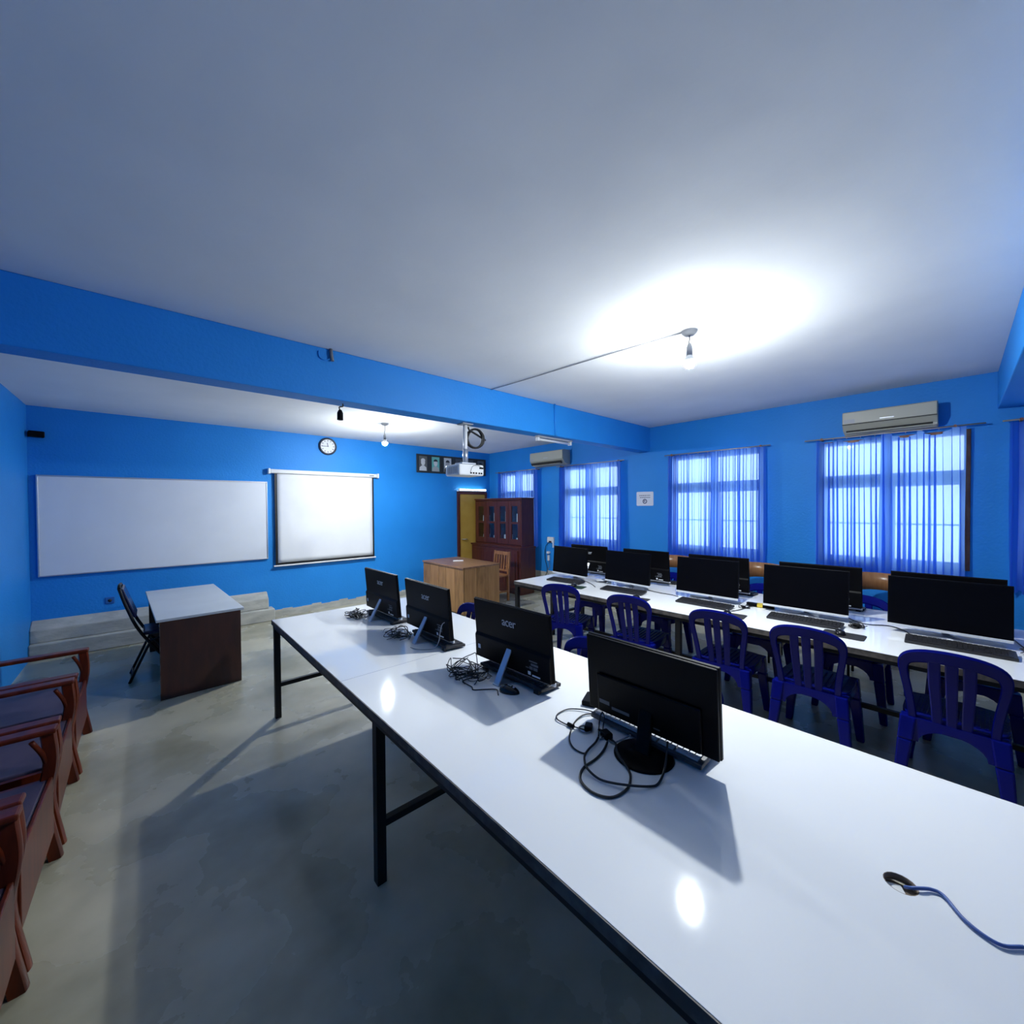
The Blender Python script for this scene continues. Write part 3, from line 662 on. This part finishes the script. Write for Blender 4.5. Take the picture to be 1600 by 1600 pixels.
# ------------------------------------------------------------------ cables on the tables
def lead(name, pts_px, label, r=.003, mt=cable_blk, z=.754, zs=None, cat='cable', group=None):
    P = []
    for i, (u, v) in enumerate(pts_px):
        P.append(px(u, v, z=(zs[i] if zs else z + .0015 * math.sin(i * 1.9))))
    return tag(MB().tube(bez(P, 6), r, 6).build(name, mt), label, cat, group)
def c1(pts): return [(860 + u / 5.714, 1080 + v / 5.714) for u, v in pts]
lead('power_lead', c1([(508, 455), (490, 500), (460, 550), (400, 610), (300, 680), (265, 760), (290, 830), (370, 900), (470, 940), (560, 945), (640, 910), (700, 850), (715, 760), (690, 690), (620, 590), (588, 520), (583, 470), (545, 432)]), 'thick black lead looped widest in front of the round-footed monitor', .0042,
     zs=[.758, .756, .7545, .7545, .7545, .7545, .7545, .7545, .7545, .7545, .7545, .7545, .7545, .757, .7635, .7635, .760, .758])
lead('power_lead', c1([(428, 412), (400, 460), (340, 520), (308, 570), (305, 620), (330, 690), (430, 780), (560, 820), (750, 845), (900, 850), (960, 830), (1000, 760), (1020, 690), (1032, 620), (1040, 540), (1046, 450)]), 'black lead running round the round monitor foot to its socket', .0038,
     zs=[.756, .758, .764, .766, .766, .765, .757, .760, .7655, .756, .7545, .757, .765, .773, .788, .808])
lead('thin_lead', c1([(400, 190), (300, 165), (160, 160), (70, 200), (55, 240), (90, 270), (150, 300), (185, 310), (240, 325), (330, 350)]), 'thin black lead with a ferrite lump beside the silver-grey keyboard', .0026, z=.756)
lead('thin_lead', c1([(400, 200), (300, 210), (230, 260), (190, 330), (170, 430), (210, 510), (300, 555), (340, 520)]), 'thin black lead looping beside the ferrite lump', .0030, z=.755)
lead('thin_lead', c1([(430, 400), (435, 300), (445, 225), (465, 190), (480, 230), (470, 320), (460, 420)]), 'short upright black loop of lead at the end of the silver-grey keyboard', .0028, zs=[.756, .76, .79, .80, .79, .76, .756])
lead('thin_lead', c1([(715, 390), (660, 420), (560, 460), (500, 420), (440, 430)]), 'grey lead passing under the round-footed monitor', .0032, mt=cable_grey, zs=[.790, .775, .757, .755, .755])
p = px(*c1([(182, 305)])[0], z=.758)
tag(MB().lathe([(0, -.014), (.0075, -.014), (.0075, .014), (0, .014)], axis='y', n=12).build('ferrite_core', plastic_black, loc=tuple(p)), 'small black ferrite lump on a thin lead', 'ferrite core')
t = thing('power_plug', 'black and clear plug lying beside the silver-grey keyboard', 'plug', px(*c1([(340, 345)])[0], z=.75), .5)
MB().box(-.02, .02, -.014, .014, 0, .022).build('plug_body', plastic_black, t, bevel=.005)
MB().tube([(.02 * math.cos(a) * 1.2 - .01, .02 * math.sin(a) * 1.2 + .012, .006) for a in [2 * PI * i / 16 for i in range(15)]], .003, 6).build('clear_loop', cable_grey, t)
MB().box(.02, .034, -.008, -.004, .008, .014).build('pin', alu, t); MB().box(.02, .034, .004, .008, .008, .014).build('pin', alu, t)
t = thing('power_plug', 'black connector lump in front of the silver-grey keyboard', 'plug', px(*c1([(500, 415)])[0], z=.75), 1.2)
MB().box(-.022, .022, -.016, .016, 0, .024).build('plug_body', plastic_black, t, bevel=.006); MB().tube([(.02, 0, .012), (.045, .004, .008)], .005, 8).build('strain_relief', plastic_black, t)

def tangle(cx, cy, spread, seed, n, label, xr=None, ymin=None, ymax=None, tall=.026):
    rnd = random.Random(seed); t = thing('cable_tangle', label, 'cable', (cx, cy, .75))
    xr = xr or (cx - 1, cx + 1); y0 = ymin if ymin is not None else cy - 1; y1 = ymax if ymax is not None else cy + 1
    for k in range(n):
        P = []; a0 = rnd.uniform(0, 6); ox, oy = rnd.uniform(-.03, .03) * spread, rnd.uniform(-.05, .05) * spread
        for i in range(rnd.randint(6, 10)):
            a = a0 + i * rnd.uniform(.7, 1.2); rr = spread * rnd.uniform(.03, .085)
            P.append((ox + rr * math.cos(a) * .8, oy + rr * math.sin(a), .004 + abs(rnd.gauss(0, tall)) if 0 < i < 9 else .004))
        Q = [(min(max(q.x, xr[0] - cx), xr[1] - cx), min(max(q.y, y0 - cy), y1 - cy), max(q.z, .0032)) for q in bez(P, 6)]
        MB().tube(Q, rnd.choice((.0022, .0026, .003)), 6).build('lead', cable_blk if rnd.random() < .8 else cable_grey, t)
    MB().box(-.018, .018, -.012, .012, 0, .02, rot('Z', rnd.uniform(0, 90))).build('plug', plastic_black, t, bevel=.004)
    return t
tangle(1.205, 1.665, 1.4, 3, 8, 'tangle of thin black leads beside the third silver-stand computer', xr=(1.05, 1.288), ymin=1.553)
tangle(1.215, 2.47, 1.15, 5, 7, 'tangle of black leads beside the second silver-stand computer', xr=(1.05, 1.288), ymin=2.357)
t = tangle(1.205, 3.15, 1.1, 8, 7, 'tangle of dark leads and a green plug beside the first silver-stand computer', xr=(1.05, 1.288), ymin=3.040)
MB().box(-.03, .03, -.012, .012, .002, .018, rot('Z', -30, (0, .04, 0)) @ Matrix.Translation((0, .06, 0))).build('green_plug', mat('dark_green_plastic', (.01, .05, .03), .5), t, bevel=.004)
lead('thin_lead', [(c_[0], c_[1]) for c_ in [(690 + u / 8.42, 1000 + v / 8.42) for u, v in [(480, 480), (350, 510), (275, 545), (330, 580), (400, 620), (420, 655), (560, 650), (720, 650), (740, 700), (745, 725)]]], 'black lead trailing past the mouse by the third silver stand', .0028)
lead('thin_lead', [(690 + u / 8.42, 1000 + v / 8.42) for u, v in [(560, 430), (400, 430), (230, 465), (150, 400), (180, 320), (280, 240), (400, 185), (450, 175), (470, 300), (480, 400)]], 'wide thin loop of lead standing beside the third silver stand', .0026, zs=[.756, .756, .755, .755, .765, .79, .80, .80, .775, .757])
tag(MB().tube(bez([(1.316, 2.065, .915), (1.298, 2.068, .905), (1.291, 2.08, .86), (1.286, 2.09, .80), (1.268, 2.11, .760), (1.225, 2.14, .7535), (1.185, 2.19, .7535), (1.178, 2.24, .7535)], 6), .0026, 6).build('white_lead', mat('pale_cable', (.4, .42, .45), .5)), 'pale lead hanging behind the second silver-stand computer', 'cable')
for k, (pts, nm) in enumerate([([(1142, 955), (1152, 953.5), (1163, 950.5), (1171, 948), (1176.5, 947.5)], 'third'), ([(1325, 965), (1340, 972), (1360, 976), (1390, 978), (1412, 985), (1425, 993)], 'fourth'), ([(908, 906), (918, 909.5), (925, 913), (930, 917)], 'first'), ([(1013, 922), (1030, 926), (1048, 929), (1060, 932)], 'second'), ([(1585, 1000), (1592, 1006), (1600, 1012), (1615, 1022)], 'fifth')]):
    lead('power_lead', pts, 'black lead lying beside the %s aisle-facing computer from the cabinet end' % nm, .0035, z=.7555)
tangle(3.645, .465, .7, 21, 4, 'bunch of leads at the keyboard of the fourth aisle-facing computer', ymax=.512, tall=.014)
tangle(3.69, -.31, .8, 22, 4, 'bunch of leads at the keyboard of the fifth aisle-facing computer', ymax=-.240, tall=.014)
tangle(3.655, 1.19, .55, 23, 3, 'bunch of leads at the keyboard of the third aisle-facing computer', ymin=1.15, ymax=1.228, tall=.014)
p = px(1188, 949, z=.75); t = thing('power_strip', 'black power strip with a yellow sticker between two aisle-facing computers', 'power strip', p, .1)
MB().box(-.02, .02, -.10, .10, 0, .032).build('body', plastic_black, t, bevel=.005); MB().box(-.0215, -.0195, -.02, .02, .004, .03).build('sticker', yellow_lab, t); MB().box(-.018, .018, -.02, .02, .0315, .033).build('sticker', yellow_lab, t)
p = px(944, 909, z=.75); t = thing('paper_pile', 'crumpled white papers between the first two aisle-facing computers', 'paper', p)
for k in range(3):
    vv = [(.06 * (i / 4 - .5) * 2, .08 * (j / 4 - .5) * 2, .004 + k * .006 + .012 * abs(math.sin(i * 2 + j * 1.3 + k))) for i in range(5) for j in range(5)]
    M_ = Matrix.Rotation(.6 * k, 4, 'Z'); vv = [M_ @ Vector(q) for q in vv]
    o = MB().add(vv, [(i * 5 + j, (i + 1) * 5 + j, (i + 1) * 5 + j + 1, i * 5 + j + 1) for i in range(4) for j in range(4)]).build('sheet', paper, t)

# ------------------------------------------------------------------ blue plastic chairs (front towards +x)
def make_plastic_chair():
    t = thing('plastic_chair', 'x', 'chair')
    def se(hx, hy, n=28, e=4.0, cx=0): return [(cx + hx * math.copysign(abs(math.cos(a)) ** (2 / e), math.cos(a)), hy * math.copysign(abs(math.sin(a)) ** (2 / e), math.sin(a))) for a in [2 * PI * k / n for k in range(n)]]
    s_ = MB(); s_.prism(se(.205, .20), 'z', .425, .440, True)
    # skirt
    for pa, pb, z0, z1 in ((se(.205, .20), se(.20, .195), .375, .425),):
        n = len(pa); s_.add([(x, y, z1) for x, y in pa] + [(x, y, z0) for x, y in pa] + [(x * .94, y * .94, z0) for x, y in pa] + [(x * .94, y * .94, z1) for x, y in pa], [(k + a * n, (k + 1) % n + a * n, (k + 1) % n + (a + 1) * n, k + (a + 1) * n) for a in range(3) for k in range(n)], True)
    s_.build('seat', blue_plastic, t, bevel=.004)
    rb = MB()
    for k in range(11):
        y = -.15 + k * .03; rb.box(-.145, .15, y - .008, y + .008, .440, .4455)
    rb.build('seat_ribs', blue_plastic, t, bevel=.002)
    # rear and front aprons with a shallow arch
    for x0, x1 in ((-.215, -.200), (.195, .210)):
        poly = [(-.165, .43), (.165, .43), (.175, .30)] + [(.125 * math.cos(a), .30 + .085 * math.sin(a)) for a in [PI * k / 12 for k in range(13)]] + [(-.175, .30)]
        MB().prism(poly, 'x', x0, x1).build('apron', blue_plastic, t)
    for sx in (-1, 1):
        for sy in (-1, 1):
            a = []; x0, y0 = sx * .185, sy * .165; x1, y1 = sx * (.235 if sx < 0 else .225), sy * .205
            def L(x, y, s1): return [Vector((x + dx * s1, y + dy * s1, 0)) for dx, dy in ((-1, -1), (1, -1), (1, 1), (-1, 1))]
            top = [q + Vector((0, 0, .43)) for q in L(x0, y0, .034)]; mid = [q + Vector((0, 0, .30)) for q in L(x0 + (x1 - x0) * .3, y0 + (y1 - y0) * .3, .031)]; bot = L(x1, y1, .021)
            MB().hull8(bot, mid).hull8(mid, top).build('leg', blue_plastic, t, bevel=.008)
    # arched back frame, leaning backwards
    def B(y, z): return Vector((-.195 - (z - .43) * .20 - .02 * max(0, (z - .6)) + .03 * (1 - (y / .2) ** 2) * -1 * .4, y, z))
    path = [(-.148, .40), (-.152, .48), (-.164, .58), (-.178, .67), (-.182, .72), (-.174, .755), (-.150, .780), (-.105, .797), (-.05, .805), (0, .807)]
    path = path + [(-y, z) for y, z in path[:-1][::-1]]
    P = bez([B(y, z) for y, z in path], 3); nP = len(P)
    ws = [.036 + .038 * math.exp(-((i / (nP - 1) - .5) / .24) ** 4) for i in range(nP)]
    MB().sweep(P, ws, .020, (1, 0, .22)).build('back_frame', blue_plastic, t)
    for y in (-.063, 0, .063):
        MB().sweep([B(y * .85, .42), B(y * .9, .52), B(y, .66), B(y, .82)], [.040, .042, .047, .050], .012, (1, 0, .22)).build('back_slat', blue_plastic, t)
    return t
pc = make_plastic_chair(); used_pc = []
CY = [2.73, 1.94, 1.19, .64, .01]
for k, y in enumerate(CY):
    place(pc, used_pc, ((3.265, 3.32, 3.34, 3.335, 3.33)[k], y, 0), math.radians((20, 8, 2, 0, -2)[k]), 'blue slatted plastic chair facing the aisle-side screens, %s from the cabinet end' % ORD[k], 'blue chairs on the aisle side of the window table')
for k, (x, y) in enumerate(((4.17, 3.02), (4.16, 2.17), (4.15, 1.22), (4.17, .56), (4.15, -.06))):
    place(pc, used_pc, (x, y, 0), PI + math.radians((3, -4, 3, 0, 2)[k]), 'blue plastic chair on the window side of the table, %s from the cabinet' % ORD[k], 'blue chairs on the window side of the window table')
for k, (x, y) in enumerate(((1.62, 2.56), (1.62, 1.39), (1.60, .89))):
    place(pc, used_pc, (x, y, 0), PI + math.radians((0, 3, 0)[k]), 'blue plastic chair tucked under the four-screen table, %s from the projector-screen end' % ORD[k], 'blue chairs tucked under the table by the open floor')

# plywood-backed chairs by the windows (front towards -x)
def make_ply_chair():
    t = thing('plywood_chair', 'x', 'chair')
    def arc(z0, z1, R0=.235, th=.012, half=.95, cx=.24):
        vv = []; n = 14
        for z in (z0, z1):
            for rr in (R0, R0 + th):
                for k in range(n + 1):
                    a = -half + 2 * half * k / n; vv.append((cx - R0 + rr * math.cos(a), rr * math.sin(a), z + (.03 * math.cos(a * 1.4) if z == z0 else 0)))
        m_ = n + 1; fs = []
        for k in range(n):
            fs += [(k, k + 1, 2 * m_ + k + 1, 2 * m_ + k), (m_ + k, 3 * m_ + k, 3 * m_ + k + 1, m_ + k + 1), (k, m_ + k, m_ + k + 1, k + 1), (2 * m_ + k, 2 * m_ + k + 1, 3 * m_ + k + 1, 3 * m_ + k)]
        fs += [(0, 2 * m_, 3 * m_, m_), (n, m_ + n, 3 * m_ + n, 2 * m_ + n)]
        return MB().add(vv, fs, True)
    arc(.77, .96).build('backrest', ply_brown, t)
    MB().box(-.20, .19, -.20, .20, .43, .45).build('seat', ply_brown, t, bevel=.008)
    for sy in (-1, 1):
        MB().tube(bez([(.17, sy * .19, 0.0), (.17, sy * .19, .44), (.165, sy * .19, .70), (.145, sy * .192, .90)], 4), .011, 8).build('rear_post', steel_black, t)
        MB().tube([(-.18, sy * .185, 0), (-.18, sy * .185, .43)], .011, 8).build('leg', steel_black, t)
        MB().tube([(-.18, sy * .185, .42), (.17, sy * .19, .42)], .009, 8).build('side_rail', steel_black, t)
    return t
ply = make_ply_chair(); used_p = []
for k, (x, y) in enumerate(((4.85, 2.42), (4.85, 1.46), (4.85, .48))):
    place(ply, used_p, (x, y, 0), math.radians((4, -3, 2)[k]), 'chair with curved brown plywood back below the windows, %s from the cabinet' % ORD[k], 'plywood-backed chairs by the windows')

# ------------------------------------------------------------------ cabinet in the corner
CX0, CX1, CY0, CY1 = 4.99, 5.30, 5.27, 6.642
t = thing('bookcase_cabinet', 'dark mahogany cabinet with four glazed doors in the room corner', 'cabinet', (5.17, (CY0 + CY1) / 2, 0))
ox, oy = 5.17, (CY0 + CY1) / 2; L2 = (CY1 - CY0) / 2
MB().box(4.92 - ox, CX1 - ox, -L2 - .04, L2 + .04, .06, .84).box(4.95 - ox, CX1 - ox, -L2, L2, 0, .06).build('base_unit', mahog, t, bevel=.004)
MB().box(4.90 - ox, CX1 - ox, -L2 - .055, L2 + .055, .84, .87).build('base_top', mahog, t, bevel=.006)
u = MB(); u.box(CX1 - .02 - ox, CX1 - ox, -L2, L2, .87, 1.74).box(CX0 - ox, CX1 - .02 - ox, -L2, -L2 + .02, .87, 1.74).box(CX0 - ox, CX1 - .02 - ox, L2 - .02, L2, .87, 1.74).box(CX0 - ox, CX1 - .02 - ox, -L2 + .02, L2 - .02, .87, .89).box(CX0 - ox, CX1 - .02 - ox, -L2 + .02, L2 - .02, 1.72, 1.74)
u.build('upper_case', mahog, t)
MB().box(CX0 - .02 - ox, CX1 - ox, -L2 - .015, L2 + .015, 1.74, 1.765).build('cornice', mahog, t, bevel=.006)
MB().box(CX0 + .02 - ox, CX1 - .02 - ox, -L2 + .02, L2 - .02, 1.29, 1.31).build('shelf', mahog, t)
dw = (2 * L2 - .04) / 4
for k in range(4):
    a = -L2 + .02 + k * dw + .003; b = a + dw - .006; x0, x1 = CX0 - .005 - ox, CX0 + .017 - ox
    d = MB().box(x0, x1, a, a + .08, .90, 1.71).box(x0, x1, b - .08, b, .90, 1.71).box(x0, x1, a + .08, b - .08, .90, 1.0).box(x0, x1, a + .08, b - .08, 1.61, 1.71).box(x0, x1, a + .08, b - .08, 1.28, 1.32)
    dd = d.build('glazed_door', mahog, t, bevel=.003)
    MB().box(x0 + .009, x0 + .013, a + .08, b - .08, 1.0, 1.28).build('pane', glass, dd); MB().box(x0 + .009, x0 + .013, a + .08, b - .08, 1.32, 1.61).build('pane', glass, dd)
    d2 = MB().box(4.905 - ox, 4.92 - ox, a, b, .12, .80).build('lower_door', mahog, t, bevel=.003)
    MB().box(4.898 - ox, 4.905 - ox, a + .06, b - .06, .18, .74).build('panel', mahog, d2, bevel=.003)
    MB().lathe([(0, 4.885 - ox), (.012, 4.885 - ox), (.012, 4.895 - ox), (.006, 4.905 - ox)], c=(0, (a + .03) if k % 2 else (b - .03), .5), axis='x', n=12).build('knob', alu, d2)
items = [(0, 1.31, .16, .07), (0, .89, .13, .1), (1, 1.31, .20, .05), (1, .89, .18, .12), (2, 1.31, .17, .08), (2, .89, .15, .10), (3, 1.31, .12, .10), (3, .89, .16, .09)]
DN = ['nearest the aisle', 'second', 'third', 'nearest the corner']
for k, zz, h, wd in items:
    yc = CY0 + .02 + dw * (k + .5)
    o = MB().box(-.06, .06, -wd / 2, wd / 2, 0, h, rot('Z', 8 * k)).build('paper_bundle', paper if (k + int(zz)) % 2 else sticker_m, bevel=.003); o.location = (5.13, yc, zz)
    tag(o, 'pale bundle of papers on the %s shelf behind the %s glazed door' % ('upper' if zz > 1 else 'lower', DN[k] if k in (0, 3) else DN[k] + ' from the aisle'), 'papers', 'paper bundles in the cabinet')

# ------------------------------------------------------------------ teak desk and chair
DX0, DX1, DY0, DY1, DZ = 3.41, 4.10, 4.85, 6.0, .715
cx, cy = (DX0 + DX1) / 2, (DY0 + DY1) / 2
t = thing('teak_desk', 'light brown wooden desk with closed plank sides before the cabinet', 'desk', (cx, cy, 0))
MB().box(DX0 - cx - .012, DX1 - cx + .012, DY0 - cy - .012, DY1 - cy + .012, DZ - .028, DZ).build('desktop', wood_top, t, bevel=.004)
pw = (DY1 - DY0) / 5
for k in range(5):
    MB().box(DX0 - cx, DX0 - cx + .018 + .003 * (k % 2), DY0 - cy + k * pw + .0015, DY0 - cy + (k + 1) * pw - .0015, .02, DZ - .028).build('front_plank', wood_desk if k % 2 else wood_desk2, t, bevel=.002)
pw = (DX1 - DX0 - .02) / 3
for k in range(3):
    MB().box(DX0 - cx + .022 + k * pw + .001, DX0 - cx + .022 + (k + 1) * pw - .003, DY0 - cy - .002 * (k % 2), DY0 - cy + .018, .02, DZ - .028).build('side_plank', wood_desk2 if k % 2 else wood_desk, t, bevel=.002)
    MB().box(DX0 - cx + .022 + k * pw + .001, DX0 - cx + .022 + (k + 1) * pw - .003, DY1 - cy - .018, DY1 - cy, .02, DZ - .028).build('side_plank', wood_desk, t, bevel=.002)
for x in (DX0 + .045, DX1 - .045):
    for y in (DY0 + .045, DY1 - .045): MB().box(x - cx - .02, x - cx + .02, y - cy - .02, y - cy + .02, 0, DZ - .028).build('leg', wood_desk2, t)
o = MB().box(-.02, .02, -.085, .085, 0, .018, rot('Z', 58)).build('remote_control', white_plastic, bevel=.005); p = px(716, 877, z=DZ); o.location = (p.x, p.y, DZ)
tag(o, 'slim white remote control lying on the teak desk', 'remote control')

t = thing('slatted_wooden_chair', 'brown wooden chair with slatted back behind the teak desk', 'chair', (4.36, 5.34, 0))   # faces -x
CWM = mat('chair_teak', (.22, .085, .03), .4, col2=(.30, .13, .05), nscale=4, stretch=(6, 6, 1))
for sy in (-1, 1):
    M_ = rot('Y', 6, (.19, 0, .42))
    MB().box(.17, .205, sy * .19 - .018, sy * .19 + .018, .42, .83, M_).box(.17, .205, sy * .19 - .018, sy * .19 + .018, 0, .42).build('rear_leg', CWM, t, bevel=.004)
    MB().box(-.20, -.165, sy * .19 - .018, sy * .19 + .018, 0, .42).build('front_leg', CWM, t, bevel=.004)
    MB().box(-.165, .17, sy * .19 - .01, sy * .19 + .01, .15, .18).build('side_stretcher', CWM, t)
M_ = rot('Y', 6, (.19, 0, .42))
MB().box(-.21, .21, -.21, .21, .42, .445).build('seat', CWM, t, bevel=.005)
MB().box(.175, .20, -.172, .172, .765, .825, M_).build('top_rail', CWM, t, bevel=.004); MB().box(.175, .20, -.172, .172, .49, .52, M_).build('lower_rail', CWM, t, bevel=.003)
for k in range(5): MB().box(.18, .195, -.15 + k * .068, -.122 + k * .068, .52, .765, M_).build('back_slat', CWM, t, bevel=.002)

# ------------------------------------------------------------------ left desk and folding chair
t = thing('laminate_desk', 'dark brown desk with pale grey top standing alone on the open floor', 'desk', (.31, 5.29, 0), math.radians(2.4))
MB().box(-.31, .31, -.83, .83, .662, .684).build('desktop', mat('grey_laminate', (.44, .48, .52), .35, col2=(.47, .51, .55), nscale=3), t, bevel=.003)
MB().box(-.285, .285, -.815, -.795, 0, .662).build('end_panel', dark_brown, t, bevel=.002); MB().box(-.285, .285, .795, .815, 0, .662).build('end_panel', dark_brown, t, bevel=.002)
MB().box(.255, .273, -.795, .795, .12, .662).build('modesty_panel', dark_brown, t)
MB().box(-.25, .255, -.795, -.42, .50, .662).build('drawer_box', dark_brown, t)
dr = MB().box(-.268, -.25, -.79, -.425, .505, .655).build('drawer_front', dark_brown, t, bevel=.002); MB().box(-.278, -.268, -.64, -.58, .575, .59).build('handle', alu, dr)
MB().box(-.288, -.284, -.818, -.795, 0, .662).build('worn_edge', mat('worn_edge', (.10, .085, .07), .7, col2=(.02, .014, .01), nscale=25), t)

t = thing('folding_chair', 'navy folding chair with thin steel legs at the grey-topped desk', 'chair', (0.02, 5.27, 0))
for sy in (-1, 1):
    MB().tube(bez([(-.225, sy * .17, .885), (-.175, sy * .175, .70), (-.075, sy * .18, .44), (.20, sy * .18, .0)], 4), .0125, 8).build('main_tube', steel_black, t)
    MB().tube([(.16, sy * .155, .43), (-.02, sy * .155, .36), (-.17, sy * .155, 0)], .0115, 8).build('rear_leg', steel_black, t)
MB().tube([(-.225, -.17, .885), (-.228, 0, .895), (-.225, .17, .885)], .0125, 8).build('top_tube', steel_black, t)
MB().tube([(-.15, -.155, .05), (-.15, .155, .05)], .009, 8).build('cross_bar', steel_black, t)
bk = [(-.215 + .0, y, z) for y, z in ()]
MB().hull8([Vector((-.132, y, .60)) for y in (-.165,)] + [Vector((-.132, .165, .60)), Vector((-.108, .165, .605)), Vector((-.108, -.165, .605))], [Vector((-.222, -.165, .875)), Vector((-.222, .165, .875)), Vector((-.198, .165, .88)), Vector((-.198, -.165, .88))]).build('back_pad', navy_pad, t, bevel=.01)
MB().box(-.07, .27, -.175, .175, .425, .462).build('seat_pad', navy_pad, t, bevel=.014)

# ------------------------------------------------------------------ wooden armchairs along the left wall (front towards +x)
def make_armchair():
    t = thing('wooden_armchair', 'x', 'armchair')
    MB().box(-.26, .285, -.285, .285, .350, .385).build('seat', seat_wood, t, bevel=.01)
    MB().box(.285, .30, -.285, .285, .13, .39).build('front_apron', red_wood, t, bevel=.004)
    for sy in (-1, 1):
        MB().box(-.28, .315, sy * .305 - .036, sy * .305 + .036, .588, .612).build('armrest', red_wood, t, bevel=.008)
        P = bez([(.285, sy * .305, .59), (.292, sy * .305, .45), (.268, sy * .305, .25), (.300, sy * .305, 0)], 5)
        MB().sweep(P, .05, .042, (0, 1, 0)).build('front_leg', red_wood, t)
        MB().box(-.30, -.255, sy * .305 - .02, sy * .305 + .02, 0, .88).build('rear_leg', red_wood, t, bevel=.004)
        MB().box(-.255, .27, sy * .305 - .012, sy * .305 + .012, .29, .375).build('side_apron', red_wood, t)
        MB().box(-.255, .27, sy * .305 - .011, sy * .305 + .011, .10, .14).build('side_stretcher', red_wood, t)
        for k in range(3): MB().box(-.15 + k * .13, -.09 + k * .13, sy * .305 - .008, sy * .305 + .008, .14, .29).build('side_slat', red_wood, t)
        MB().tube(bez([(.24, sy * .27, .575), (.27, sy * .285, .50), (.285, sy * .30, .42)], 4), .010, 8).build('brace', red_wood, t)
    MB().box(-.295, -.265, -.285, .285, .80, .88).build('top_rail', red_wood, t, bevel=.008); MB().box(-.295, -.265, -.285, .285, .42, .46).build('lower_rail', red_wood, t, bevel=.004)
    for k in range(5): MB().box(-.288, -.272, -.24 + k * .108, -.192 + k * .108, .46, .80).build('back_slat', red_wood, t, bevel=.002)
    MB().box(.255, .285, -.285, .285, .10, .14).build('front_stretcher', red_wood, t)
    return t
ac = make_armchair(); used_a = []
for k in range(4):
    place(ac, used_a, (-.645, 3.89 - .70 * k, 0), math.radians((0, 1, -1, 0)[k]), 'red-brown wooden armchair against the wall, %s in the row from the whiteboard' % ORD[k], 'wooden armchairs along the left wall')
